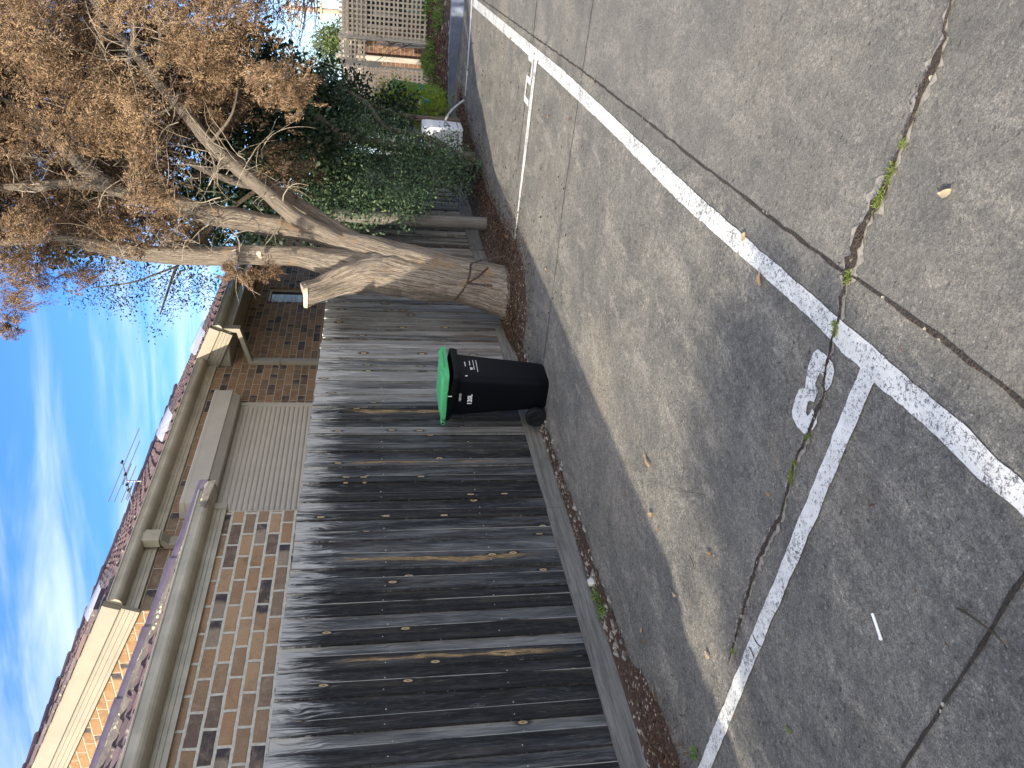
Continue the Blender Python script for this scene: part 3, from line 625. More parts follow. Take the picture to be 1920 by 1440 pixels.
# roofs
def tiles(x0, x1, y0, z0, rows, clip=None, mat='tile2', name='roof', lab=None, wave=.2, amp=.024, ang=PT):
    mb = MB(); c = 1 / math.sqrt(1 + ang * ang); R = .32; step = wave / 8
    for r in range(rows):
        ya = y0 + r * R * c; yb = y0 + (r + 1) * R * c + .03
        nx = int((x1 - x0) / step)
        tj = [random.random() for _ in range(nx // 8 + 3)]; oj = [random.gauss(0, .006) for _ in range(nx // 8 + 3)]
        for k in range(nx):
            xa = x0 + k * step; xb = xa + step; i = k // 8
            if clip and not clip(.5 * (xa + xb), ya): continue
            def h(x): t = ((x - x0) / wave) % 1.; return amp * (math.sin(t * 2 * math.pi) + .35 * math.sin(4 * math.pi * t))
            def zz(y): return z0 + (y - y0) * ang
            ha, hb = h(xa), h(xb); q = oj[i]
            mb.add([(xa, ya + q, zz(ya) + ha + .03), (xb, ya + q, zz(ya) + hb + .03), (xb, yb, zz(yb) + hb), (xa, yb, zz(yb) + ha), (xa, ya + q, zz(ya) + ha - .006), (xb, ya + q, zz(ya) + hb - .006)], [(0, 1, 2, 3), (4, 5, 1, 0)], a=tj[i])
    return tag(mb.build(name, M[mat], house), lab)
def under(pts):  # roof deck under the tiles
    mb = MB(); mb.quad(pts); return mb
tiles(GX + .02, 9.0, 5.245, 3.61, 13); tiles(8.9, XE, 4.80, 3.40, 15)
mb = MB(); mb.quad([(GX, 5.3, 3.60), (XE, 5.3, 3.60), (XE, RY, 3.6 + PT * (RY - 5.3)), (GX, RY, 3.6 + PT * (RY - 5.3))]); mb.quad([(8.95, 4.86, 3.375), (XE, 4.86, 3.375), (XE, 5.3, 3.59), (8.95, 5.3, 3.59)])
mb.quad([(GX, RY, 3.6 + PT * (RY - 5.3)), (XE, RY, 3.6 + PT * (RY - 5.3)), (XE, 13.1, 3.6), (GX, 13.1, 3.6)]); mb.build('roof_deck', M['dark_in'], house)
mb = MB(); x = GX - .05; zr = 3.61 + PT * (RY - 5.245)
while x < XE:
    r = .105 + random.uniform(-.004, .004); prof = [(r * math.cos(a), r * .8 * math.sin(a)) for a in np.linspace(0, math.pi, 9)]
    mb.prism(prof, (x, RY, zr - .02 + random.uniform(-.012, .018)), (x + .43, RY, zr + random.uniform(-.012, .018)), (0, 1, 0), (0, 0, 1), a=random.random()); x += .40
mb.build('ridge_capping', M['tile2'], house)
# verge tiles along the raked edge (lumpy line over the barge)
mb = MB(); y = 5.23
while y < RY - .1:
    z = 3.645 + PT * (y - 5.215); h = .022 + random.uniform(0, .02); a0 = np.array([0, y, z + .012]); a1 = np.array([0, y + .31, z + .012 + PT * .31 - .012]); mb.prism([(GX - .07 + random.uniform(-.01, .01), 0), (GX + .16, 0), (GX + .16, h), (GX - .07, h)], a0, a1, (1, 0, 0), (0, 0, 1), a=random.random()); y += .29
mb.build('verge_tiles', M['tile2'], house)
# low wing roof, hip and bedding
HX, HY, HZ = 5.02, 4.14, 2.705
tiles(X0, HX, 4.145, 2.722, 16, clip=lambda x, y: x < HX - .02 - (y - HY) and y < 8.6, mat='tile', lab='low glazed tile roof of the front wing')
zt = HZ + PT * 4.0; mb = MB()
mb.quad([(X0, HY + .03, HZ - .025), (HX - .03, HY + .03, HZ - .025), (HX - 4.0, HY + 4.0, zt - .03), (X0, HY + 4.0, zt - .03)])
mb.quad([(HX - .03, HY + .03, HZ - .025), (HX - .03, 9., HZ - .025), (HX - 4.0, 9., zt - .03), (HX - 4.0, HY + 4.0, zt - .03)])
mb.quad([(X0, HY + 4.0, zt - .03), (HX - 4.0, HY + 4.0, zt - .03), (HX - 4., 12.2, HZ - .1), (X0, 12.2, HZ - .1)]); mb.build('roof_deck', M['dark_in'], house)
hip = MB(); bed = MB(); t = -.045; dh = np.array([-1, 1, PT]); k = 0
sd = unit(np.array([-1., -1., 0.])); up = np.array([0, 0, 1.])
prev = None
while t < 4.0:
    p0 = np.array([HX, HY, HZ]) + dh * t; p1 = np.array([HX, HY, HZ]) + dh * (t + (.445 if t < 0 else .375)); r = .072
    for (a, b, ra, rb) in ((p0, p1, r * 1.12, r * .96),):
        n = 12; vs = []; fs = []
        for (pp, rr) in ((a, ra), (a + (b - a) * .12, ra), (a + (b - a) * .2, ra * .93), (b, rb)):
            for an in np.linspace(-.12, math.pi + .12, n): vs.append(pp + sd * rr * math.cos(an) + up * (rr * .95 * math.sin(an) + .046))
        for j in range(3):
            for i in range(n - 1): fs.append((j * n + i, j * n + i + 1, (j + 1) * n + i + 1, (j + 1) * n + i))
        o = len(vs); vs.append(a + up * .02); fs += [(o, i + 1, i) for i in range(n - 1)]
        hip.add(vs, fs)
    t = .377 if t < 0 else t + .35; k += 1
hip.build('hip_capping', M['hip'], house, smooth=True, auto=35)
n = 140; vs = []; fs = []
for i in range(n + 1):
    t = -.03 + 4.0 * i / n; p = np.array([HX, HY, HZ]) + dh * t; w = .225 + .03 * mnoise.noise(Vector((t * 7, 0, 0))); 
    q = [p + sd * .06 + up * .055, p + sd * .085 + up * .046, p + sd * w * .85 + up * .010, p + sd * w - up * .05]
    vs += [c + up * .006 * mnoise.noise(Vector((t * 30, j, 2))) for j, c in enumerate(q)]
for i in range(n):
    for j in range(3): fs.append((4 * i + j, 4 * i + j + 1, 4 * i + 5 + j, 4 * i + 4 + j))
bed.add(vs, fs); bed.build('hip_bedding', M['bed'], house)
# roller shutter
mb = MB(); mb.prism([(0, .30), (.185, .28), (.20, .265), (.20, .075), (.185, .07), (.125, -.005), (0, -.005)], (6.04, FW - .001, 2.985), (8.045, FW - .001, 2.985), (0, -1, 0), (0, 0, 1))
shb = mb.build('shutter_box', M['shut'], house)
mb = MB(); mb.prism([(0, .302), (.187, .282), (.202, .268), (.202, .240), (.198, .236), (0, .24)], (6.036, FW - .001, 2.987), (8.049, FW - .001, 2.987), (0, -1, 0), (0, 0, 1)); mb.build('box_flange', M['shut'], shb)
prof = []; z = 2.98
vs = []; fs = []
prof_ = []
while z > 1.05:
    for q, (dy, dz) in enumerate(((.004, 0), (-.004, -.008), (-.007, -.022), (-.006, -.036), (-.001, -.046), (.006, -.0495))): prof_.append((FW - .012 + dy, z + dz))
    z -= .0526
for y, zz in prof_: vs += [(6.07, y, zz), (7.985, y, zz)]
mb = MB(); mb.add(vs, [(2 * i, 2 * i + 2, 2 * i + 3, 2 * i + 1) for i in range(len(prof_) - 1)]); mb.build('shutter_curtain', M['shut'], house)
for x in (6.035, 7.98):
    mb = MB(); mb.box(x, x + .055, FW - .036, FW - .002, 1.0, 2.978); mb.build('shutter_guide', M['shut'], house)
# barred window under the eave
mb = MB()
for a in ((10.84, 11.34, 2.955, 2.99), (10.84, 11.34, 2.0, 2.04), (10.84, 10.875, 2.04, 2.955), (11.305, 11.34, 2.04, 2.955)): mb.box(a[0] + .002, a[1] - .002, FW + .03, FW + .07, a[2], a[3])
win = mb.build('window', M['cream'], house)
mb = MB(); mb.quad([(10.86, FW + .06, 2.03), (11.32, FW + .06, 2.03), (11.32, FW + .06, 2.97), (10.86, FW + .06, 2.97)]); mb.build('pane', M['glass'], win)
mb = MB()
for i in range(-9, 20):
    for sgn in (1, -1):
        a = 10.9 + i * .1; pts = []
        for tt in np.linspace(0, 1, 2):
            pts.append((a + tt * .9 * .55 if sgn > 0 else a + .5 - tt * .9 * .55, FW + .045, 2.05 + tt * .88))
        pts = [p for p in pts if 10.85 < p[0] < 11.32]
        if len(pts) == 2: mb.tube(pts, [.004, .004], 4)
mb.build('security_mesh', M['steel'], win)
# rectangular downpipes
def pipe(pts, w=.085, d=.055, mat='beige'):
    mb = MB(); pts = [np.array(p, float) for p in pts]; n = len(pts); vs = []
    for i in range(n):
        ds = []
        if i: ds.append(unit(pts[i] - pts[i - 1]))
        if i < n - 1: ds.append(unit(pts[i + 1] - pts[i]))
        ns = [np.cross(q, [1., 0, 0]) for q in ds]; nn = sum(ns); nn = unit(nn) / max(.3, math.sqrt(max(0., (1 + (ns[0] @ ns[-1])) / 2)))
        for sx, sn in ((-1, -1), (1, -1), (1, 1), (-1, 1)): vs.append(pts[i] + np.array([sx * w / 2, 0, 0]) + nn * sn * d / 2)
    fs = [(4 * i + k, 4 * i + (k + 1) % 4, 4 * i + 4 + (k + 1) % 4, 4 * i + 4 + k) for i in range(n - 1) for k in range(4)] + [(3, 2, 1, 0), tuple(4 * n - 4 + k for k in range(4))]
    mb.add(vs, fs); return mb.build('downpipe', M[mat], house, bevel=.004)
dp = pipe([(8.985, 4.83, 3.30), (8.985, 4.83, 3.10), (9.01, 5.318, 2.985), (9.01, 5.318, .0)], .10, .055)
mb = MB(); mb.box(8.94, 9.08, 5.287, 5.349, 2.62, 2.645); mb.build('pipe_bracket', M['beige'], dp)
xx = py(285, 1003, 5.2)[0]
pipe([(xx, 5.235, 3.52), (xx, 5.235, 3.36), (xx, 5.30, 3.30), (xx, 5.30, 2.4)], .11, .06)
mb = MB(); mb.box(xx - .07, xx + .07, 5.195, 5.29, 3.36, 3.50); mb.build('rainwater_head', M['beiged'], house, bevel=.004)
# bent clear plastic sheets lying on the tiles
for i, (x, y, w) in enumerate(((341, 622, .55), (316, 777, .5), (183, 1108, .42))):
    p = py(x + 4, y, 5.5); p[2] = 3.61 + PT * .26 + .03; mb = MB(); vs = []
    for k in range(9):
        a = k / 8; vs += [(p[0] - w / 2 + w * a, 5.36, p[2] - .07 + .11 * math.sin(a * math.pi)), (p[0] - w / 2 + w * a, 5.75, p[2] + .09 + .14 * math.sin(a * math.pi))]
    mb.add(vs, [(2 * k, 2 * k + 2, 2 * k + 3, 2 * k + 1) for k in range(8)])
    tag(mb.build('plastic_sheet', M['clear'], loc=(float(p[0]), 5.5, float(p[2]))), ('curved clear plastic sheet on the roof above the downpipe elbow', 'curved clear plastic sheet on the roof above the roller shutter', 'small curved clear plastic sheet at the near corner of the roof')[i], 'sheet', 'clear plastic sheets on the roof tiles')

# tv antenna
ant = thing('tv_antenna', 'spiky grey television antenna mounted above the roof ridge', 'antenna', tuple(pz(258, 905, 12.0)))
D = 12.0; bm_ = MB(); b0 = pz(244, 945, D); b1 = pz(228.5, 864, D)
ant_pts = [pz(248, 950, D), pz(243, 925, D), pz(236, 893, D), pz(228.5, 864, D)]
bm_.tube(ant_pts, [.011] * 4, 8); boom = bm_.build('boom', M['steel'], ant, smooth=True, auto=40)
mb = MB()
for (a, b) in (((203, 941), (261, 803)), ((214, 941), (262, 827)), ((230, 909), (246, 870)), ((227, 942), (255, 874)), ((236, 936), (246, 912)), ((239, 938), (250, 903))):
    mb = MB(); mb.tube([pz(*a, D + .12), pz(*b, D - .12)], [.0072, .0072], 6); mb.build('element', M['wire'], ant)
for q in ((229, 866), (235, 889), (238, 908), (241, 918)): c = pz(*q, D); mb = MB(); mb.tube([c - [.03, 0, .0], c + [.03, 0, 0]], [.02, .016], 8); mb.build('clamp', M['tyre'], ant)
mb = MB(); mb.tube([pz(239, 902, D), pz(300, 902, D)], [.012, .012], 8); mb.build('mast', M['steel'], ant, smooth=True, auto=40)

# ================================================================== WHEELIE BIN
def rrect(x0, x1, y0, y1, r, n=5):
    out = []
    for cx, cy, a0 in ((x1 - r, y1 - r, 0), (x0 + r, y1 - r, 90), (x0 + r, y0 + r, 180), (x1 - r, y0 + r, 270)):
        for k in range(n): a = R_(a0 + 90 * k / (n - 1)); out.append((cx + r * math.cos(a), cy + r * math.sin(a)))
    return out
def loft(mb, secs, T, cap0=True, cap1=True):
    """secs: (zfunc or z, x0,x1,y0,y1,r)"""
    n = None; vs = []
    for s in secs:
        q = rrect(*s[1:6]); n = len(q)
        for x, y in q: vs.append(T(x, y, s[0](y) if callable(s[0]) else s[0]))
    fs = [(i * n + k, i * n + (k + 1) % n, (i + 1) * n + (k + 1) % n, (i + 1) * n + k) for i in range(len(secs) - 1) for k in range(n)]
    if cap0: fs.append(tuple(range(n))[::-1])
    if cap1: fs.append(tuple(range((len(secs) - 1) * n, len(secs) * n)))
    mb.add(vs, fs)
BO = np.array([5.305, 3.30, 0]); bw = unit(np.array([.9995, -.03, 0])); bd = np.array([-bw[1], bw[0], 0])
def BT(x, y, z): return BO + bw * (x + .032 * z / .75) + bd * y * .83 + np.array([0, 0, z])
wb = thing('wheelie_bin', 'black 120L wheelie bin with a bright green lid in front of the palings', 'bin', tuple(BO))
mb = MB(); loft(mb, [(.004, .03, .31, .03, .33, .05), (.0, .02, .32, .02, .34, .05), (.02, .008, .332, .008, .35, .05), (.12, .0, .34, 0, .365, .05), (.45, -.016, .358, -.02, .40, .052), (.75, -.03, .376, -.042, .432, .055), (lambda y: .79 + .10 * y, -.032, .378, -.044, .435, .055)], BT, True, False)
body = mb.build('body', M['binb'], wb, smooth=True, auto=35)
zr_ = lambda dz: (lambda y: .785 + .115 * (y + .05) + dz)
mb = MB(); loft(mb, [(zr_(-.03), -.034, .380, -.048, .437, .055), (zr_(-.028), -.052, .400, -.085, .455, .05), (zr_(.0), -.056, .404, -.092, .458, .05), (zr_(.028), -.054, .402, -.090, .457, .05), (zr_(.030), -.030, .376, -.05, .43, .05), (zr_(-.05), -.026, .372, -.04, .425, .05)], BT, False, False)
mb.build('rim', M['binb'], wb, smooth=True, auto=30)
mb = MB(); loft(mb, [(zr_(-.06), -.02, .366, -.03, .42, .05), (zr_(-.059), -.02, .366, -.03, .42, .05)], BT); mb.build('dark_opening', M['dark_in'], wb)
zl = lambda dz: (lambda y: .864 + .012 * (y + .05) + dz)
mb = MB(); loft(mb, [(zl(-.012), -.05, .398, -.088, .47, .05), (zl(-.015), -.062, .410, -.10, .478, .055), (zl(.018), -.064, .412, -.103, .479, .055), (zl(.022), -.056, .404, -.095, .474, .055), (zl(.023), -.02, .368, .0, .42, .05), (zl(.036), -.012, .360, .01, .41, .05), (zl(.037), .01, .338, .03, .39, .05)], BT)
lid = mb.build('lid', M['bing'], wb, smooth=True, auto=28)
mb = MB()   # front grip with slot
for x0, x1, y0, y1 in ((.06, .30, -.118, -.103), (.06, .085, -.103, -.05), (.275, .30, -.103, -.05)): loft(mb, [(zl(.022), x0, x1, y0, y1, .006), (zl(.048), x0, x1, y0, y1, .006)], BT)
mb.build('lid_grip', M['bing'], lid)
mb = MB(); loft(mb, [(zl(-.006), -.071, -.06, .10, .26, .004), (zl(.02), -.072, -.06, .12, .24, .004)], BT); mb.build('lid_catch', M['bing'], lid)
mb = MB(); mb.tube([BT(-.062, .487, .874), BT(.405, .487, .874)], [.017, .017], 14); mb.build('hinge', M['bing'], lid, smooth=True, auto=40)
mb = MB(); mb.tube([BT(-.0635, .487, .874), BT(-.062, .487, .874)], [.010, .010], 10); mb.build('hinge_pin', M['binb'], lid)
mb = MB(); mb.tube([BT(-.03, .465, .835), BT(.378, .465, .835)], [.016, .016], 10); mb.build('handle', M['binb'], wb, smooth=True, auto=40)
mb = MB(); mb.tube([BT(-.056, .16, .815), BT(-.056, .16, .85)], [.0035, .0035], 6); mb.build('prop_pin', M['straw'], wb)
for x in (-.035, .34):
    c = BT(x, .40, .088); w = MB(); a = bw
    pr = [(.0, .0), (.088, .004), (.089, .014), (.089, .042), (.084, .05), (.062, .052), (.058, .040), (.022, .038), (.018, .05), (.0, .05)]
    n = 32; vs = []; fs = []
    sgn = -1
    for i, (r, o) in enumerate(pr):
        for k in range(n):
            an = 2 * math.pi * k / n; vs.append(c + bw * (o * sgn + .02) + bd * (max(r, .0005) * math.cos(an)) + np.array([0, 0, max(r, .0005) * math.sin(an)]))
    for i in range(len(pr) - 1):
        for k in range(n): fs.append((i * n + k, i * n + (k + 1) % n, (i + 1) * n + (k + 1) % n, (i + 1) * n + k))
    w.add(vs, fs); wh = w.build('wheel', M['tyre'], wb, smooth=True, auto=30)
    h = MB()
    for k in range(5):
        an = 2 * math.pi * k / 5 + .3; d = bd * math.cos(an) + np.array([0, 0, 1]) * math.sin(an); h.tube([c + bw * -.022 + d * .02, c + bw * -.022 + d * .06], [.007, .005], 6)
    h.build('wheel_spokes', M['tyre'], wh)
mb = MB(); mb.tube([BT(-.05, .40, .088), BT(.36, .40, .088)], [.012, .012], 8); mb.build('axle', M['rust'], wb)
def text_obj(txt, size, mat, origin, ux, uy, parent, name, off=.002, sx=1., bold=0.):
    cu = bpy.data.curves.new('txt', 'FONT'); cu.body = txt; cu.size = size; cu.offset = bold; cu.extrude = .0006
    o = bpy.data.objects.new('tmp', cu); COL.objects.link(o); bpy.context.view_layer.update()
    me = bpy.data.meshes.new_from_object(o.evaluated_get(bpy.context.evaluated_depsgraph_get())); bpy.data.objects.remove(o)
    ux = unit(np.array(ux, float)); uy = unit(np.array(uy, float)); nz = np.cross(ux, uy); po = wloc(parent)
    for v in me.vertices:
        p = np.array(origin) + ux * v.co[0] * sx + uy * v.co[1] + nz * (v.co[2] + off) - po; v.co = Vector(p)
    me.materials.clear(); me.materials.append(mat); me.name = name
    o = bpy.data.objects.new(name, me); COL.objects.link(o); o.parent = parent; return o
def side(y, z):   # point on the left (x-) face of the bin
    t = min(1, z / .72); return BT(-.030 * t - .0018, y, z)
sup = unit(side(.2, .7) - side(.2, .3)); txd = -bd
text_obj('120L', .052, M['white'], side(.275, .645), txd, sup, wb, 'capacity_print', bold=.0012)
text_obj('120153', .026, M['white'], side(.235, .735), txd, sup, wb, 'serial_print')
def frontp(x, z):
    return BT(x, -.042 * min(1, z / .72) - .0018, z)
fup = unit(frontp(.1, .7) - frontp(.1, .3))
text_obj('W', .036, M['white'], frontp(.10, .635), bw, fup, wb, 'logo_print', bold=.001)
for x, z, w, h in ((.15, .692, .06, .008), (.17, .652, .07, .007), (.11, .622, .14, .0045), (.08, .596, .17, .005)):
    k = x; mb = MB()
    while k < x + w: 
        d = random.uniform(.006, .012); mb.quad([frontp(k, z), frontp(k + d, z), frontp(k + d, z + h), frontp(k, z + h)]); k += d + .0028
    mb.build('small_print', M['white'], wb)
mb = MB(); mb.quad([frontp(-.006, .70), frontp(.008, .69), frontp(.012, .702), frontp(.0, .716)]); mb.build('sticker', M['white'], wb)

# ================================================================== TREES
def px_pts(lst): return [pz(x, y, d) for x, y, d in lst]
def limb(mb, lst, seg=18, bump=.16, bscale=7., ridges=.14, sub=.06, a=None):
    """lst of (px, py, depth, radius_px): smooth tube through the points"""
    P = np.array([pz(x, y, d) for x, y, d, r in lst]); Rr = np.array([r * d / FPX for x, y, d, r in lst])
    d = np.r_[0, np.cumsum(np.linalg.norm(np.diff(P, axis=0), axis=1))]; n = max(4, int(d[-1] / sub)); tt = np.linspace(0, d[-1], n + 1)
    # Catmull-like smoothing by interpolation + 2 passes of averaging
    Q = np.stack([np.interp(tt, d, P[:, k]) for k in range(3)], 1); RR = np.interp(tt, d, Rr)
    for _ in range(max(1, int(.10 / sub))): Q[1:-1] = .25 * Q[:-2] + .5 * Q[1:-1] + .25 * Q[2:]; RR[1:-1] = .25 * RR[:-2] + .5 * RR[1:-1] + .25 * RR[2:]
    mb.tube(list(Q), list(RR), seg, a=random.random() if a is None else a, bump=bump, bscale=bscale, ridges=ridges); return Q, RR
dead = thing('dead_cypress', 'big cypress with browned dead foliage and pale stringy trunk by the fence', 'tree', (7.25, 3.4, 0))
mb = MB(); L_ = []
D = 8.05
limb(mb, [(985, 560, D, 56), (965, 559, D, 46), (940, 556, D, 36), (900, 546, D, 31.5), (863, 540, D, 30), (820, 532, D, 33), (780, 524, D, 35), (735, 516, D, 38), (700, 508, D, 36), (660, 499, D, 30), (610, 489, D, 23), (560, 480, D, 19), (500, 478, D, 18), (440, 478, D, 18), (380, 479, D, 17.5), (310, 476, D, 16), (250, 472, D, 15), (200, 464, D, 13), (150, 455, D, 11), (110, 449, D, 9), (50, 450, D, 7), (-40, 462, D, 5), (-160, 470, D, 3)], 28, .20, 7., .22, .04, a=.1)
limb(mb, [(985, 538, D + .1, 40), (955, 533, D + .08, 33), (930, 527, D + .06, 29), (900, 519, D + .05, 27), (863, 513, D + .05, 27), (820, 503, D + .05, 28), (780, 495, D + .05, 29), (735, 482, D + .05, 29), (700, 471, D + .05, 28), (660, 459, D + .08, 24), (620, 447, D + .1, 19), (580, 436, D + .12, 18), (533, 427, D + .15, 20), (470, 415, D + .15, 20), (400, 403, D + .15, 20), (350, 391, D + .15, 16), (300, 380, D + .15, 12.5), (250, 366, D + .15, 11), (200, 352, D + .15, 10), (150, 345, D + .15, 9.5), (100, 345, D + .2, 9), (50, 350, D + .2, 8), (-60, 352, D + .3, 6), (-200, 340, D + .4, 3)], 26, .18, 7., .2, .04, a=.4)
limb(mb, [(720, 478, D + .12, 10), (660, 462, D + .08, 15), (600, 432, D - .0, 15.5), (553, 408, D - .08, 14.5), (510, 370, D - .12, 13), (467, 334, D - .15, 12.5), (430, 303, D - .18, 12.5), (400, 278, D - .2, 12), (372, 243, D - .2, 11.5), (345, 208, D - .2, 11), (320, 182, D - .2, 10), (290, 150, D - .2, 9.5), (262, 112, D - .2, 9), (235, 78, D - .2, 8), (205, 45, D - .2, 7), (187, 20, D - .2, 6.5), (150, -40, D - .2, 5), (90, -120, D - .2, 3)], 18, .16, 8., .16, .04, a=.7)
limb(mb, [(720, 478, D + .2, 8), (640, 436, D + .16, 14), (585, 398, D + .2, 12), (540, 370, D + .1, 11), (500, 345, D + .05, 10), (465, 318, D + .02, 9), (420, 283, D, 8), (392, 262, D - .05, 6)], 14, .16, 8., .16, .05, a=.2)
limb(mb, [(395, 408, D + .15, 10), (365, 392, D + .25, 12), (330, 372, D + .4, 11), (280, 335, D + .6, 9), (210, 290, D + .8, 7), (120, 240, D + 1, 5)], 14, .16, 8., .16, .06)
limb(mb, [(218, 352, D + .2, 15), (190, 340, D + .22, 17), (160, 318, D + .25, 15), (140, 295, D + .3, 12), (110, 268, D + .35, 9), (75, 240, D + .4, 7), (30, 200, D + .5, 5), (-60, 150, D + .6, 3)], 16, .16, 8., .18, .05)
limb(mb, [(487, 350, D - .02, 7), (450, 345, D + .1, 7), (410, 330, D + .2, 6.5), (370, 312, D + .3, 6), (330, 290, D + .4, 5), (280, 255, D + .5, 4), (220, 200, D + .6, 3)], 10, .14, 9., .1, .06)
limb(mb, [(250, 96, D - .2, 6), (248, 85, D - .3, 5.5), (252, 60, D - .35, 5), (250, 30, D - .4, 4), (247, -20, D - .4, 3)], 10, .14, 9., .1, .05)
limb(mb, [(290, 140, D - .22, 6), (296, 128, D - .3, 5.5), (300, 108, D - .35, 5), (302, 75, D - .4, 4.5), (300, 45, D - .42, 4.2), (296, 12, D - .45, 4), (310, -15, D - .5, 3)], 10, .14, 9., .1, .05)
limb(mb, [(395, 268, D - .25, 3.2), (405, 255, D - .3, 3), (420, 238, D - .34, 2.6), (432, 222, D - .38, 2.4), (440, 200, D - .4, 2), (447, 160, D - .4, 1.4)], 8, .1, 9., .1, .05)
limb(mb, [(330, 195, D - .3, 4), (336, 175, D - .42, 3.6), (330, 190, D - .44, 3.4), (320, 205, D - .46, 3.4), (296, 213, D - .5, 3.2), (280, 220, D - .5, 3), (272, 240, D - .5, 2.2), (262, 290, D - .5, 2), (258, 312, D - .5, 1.6)][1:], 8, .1, 9., .1, .04)
trunk = mb.build('trunk', M['bark'], dead, smooth=True)
mb = MB(); limb(mb, [(800, 524, D + .10, 14), (760, 524, D + .02, 30), (720, 520, D - .02, 35), (685, 519, D - .05, 35), (655, 526, D - .1, 30), (625, 536, D - .16, 25), (597, 545, D - .22, 22), (571, 553, D - .27, 21)], 24, .34, 9., .3, .03, a=.9)
stub = mb.build('sawn_stub', M['bark'], dead, smooth=True, auto=60)
mb = MB(); c = pz(571.5, 553, D - .27); ax_ = unit(pz(560, 551, D - .30) - pz(600, 553, D - .25)); mb.tube([c - ax_ * .03, c + ax_ * .006, c + ax_ * .010], [.118, .112, .10], 24, bump=.22, bscale=9); mb.build('cut_face', M['cutwood'], stub)
for (x, y, r) in ((489, 480, 4.2),):
    c = pz(x, y, D - .16); mb = MB(); mb.tube([c, c + np.array([-.06, -.05, .01])], [r * D / FPX * 1.2, r * D / FPX], 12, bump=.15, bscale=20); mb.build('knot_stub', M['cutwood'], trunk)
# bare twigs
def twig(mb, p, d, L, r, seg=5, curl=.6, n=6):
    pts = [p]; d = unit(np.array(d, float)); b = unit(rng.normal(size=3))
    for i in range(n):
        d = unit(d + b * curl / n + rng.normal(size=3) * .12); pts.append(pts[-1] + d * L / n)
    mb.tube(pts, [r * (1 - .75 * i / n) for i in range(n + 1)], seg, cap=False); return pts
mb = MB(); tw_anchor = []
SEEDS = [(390, 280, D - .2), (350, 215, D - .2), (310, 170, D - .2), (420, 300, D - .2), (455, 322, D - .2), (500, 360, D - .15), (280, 140, D - .25), (250, 100, D - .3), (300, 60, D - .4), (260, 60, D - .4), (300, 372, D + .1), (240, 360, D + .1), (340, 390, D + .1), (390, 398, D + .05), (450, 470, D - .05), (380, 470, D - .05), (300, 470, D - .05), (230, 465, D), (160, 450, D), (200, 345, D), (140, 300, D + .2), (100, 262, D + .3), (100, 345, D), (40, 350, D), (420, 340, D + .1), (360, 312, D + .2), (60, 180, D), (120, 120, D - .1), (90, 60, D), (200, 50, D - .1)]
for i in range(170):
    s_ = random.choice(SEEDS); p = pz(s_[0] + random.gauss(0, 26), s_[1] + random.gauss(0, 20), s_[2] + random.gauss(-.05, .12))
    d = rng.normal(size=3) + np.array([-.2, -.5, .35]); L = random.uniform(.25, .8)
    q = twig(mb, p, d, L, random.uniform(.003, .0075), curl=random.uniform(.9, 2.6), n=8)
    for k in range(random.randint(1, 4)): twig(mb, q[random.randint(2, 5)], rng.normal(size=3) + unit(q[-1] - q[0]), L * random.uniform(.3, .6), .0035, 4, 1.2, 4)
mb.build('bare_twigs', M['twig'], dead, smooth=True)
# dead foliage: drooping fan sprays grouped in clumps
def sprays(C, rad, n_sp, axis, Lr=(.16, .36), nf=64, lw=(.030, .0058), tone=0.):
    out = []; col = []
    k = n_sp; base = C + rng.normal(size=(k, 3)) * rad * .5
    dirs = unit(axis + rng.normal(size=(k, 3)) * .55); L = rng.uniform(*Lr, k); nor = unit(np.cross(dirs, rng.normal(size=(k, 3))))
    for i in range(k):
        t = rng.uniform(.05, 1, nf); side = rng.choice([-1, 1], nf) * rng.uniform(.15, 1, nf); wfan = L[i] * .34 * (1 - .55 * t) * side
        droop = np.outer((t ** 2) * L[i] * .28, np.array([0, 0, -1.]))
        c = base[i] + np.outer(t * L[i], dirs[i]) + np.outer(wfan, nor[i]) + droop + rng.normal(size=(nf, 3)) * .010
        d = dirs[i] * .9 + np.outer(np.sign(side) * .55, nor[i]) + rng.normal(size=(nf, 3)) * .25
        out.append(leafquads(c, d, lw[0] * rng.uniform(.7, 1.5, nf), lw[1] * rng.uniform(.7, 1.5, nf))); col.append(np.clip(rng.normal(.52 + tone, .17, nf) + rng.normal(0, .09), 0, 1))
    return out, col
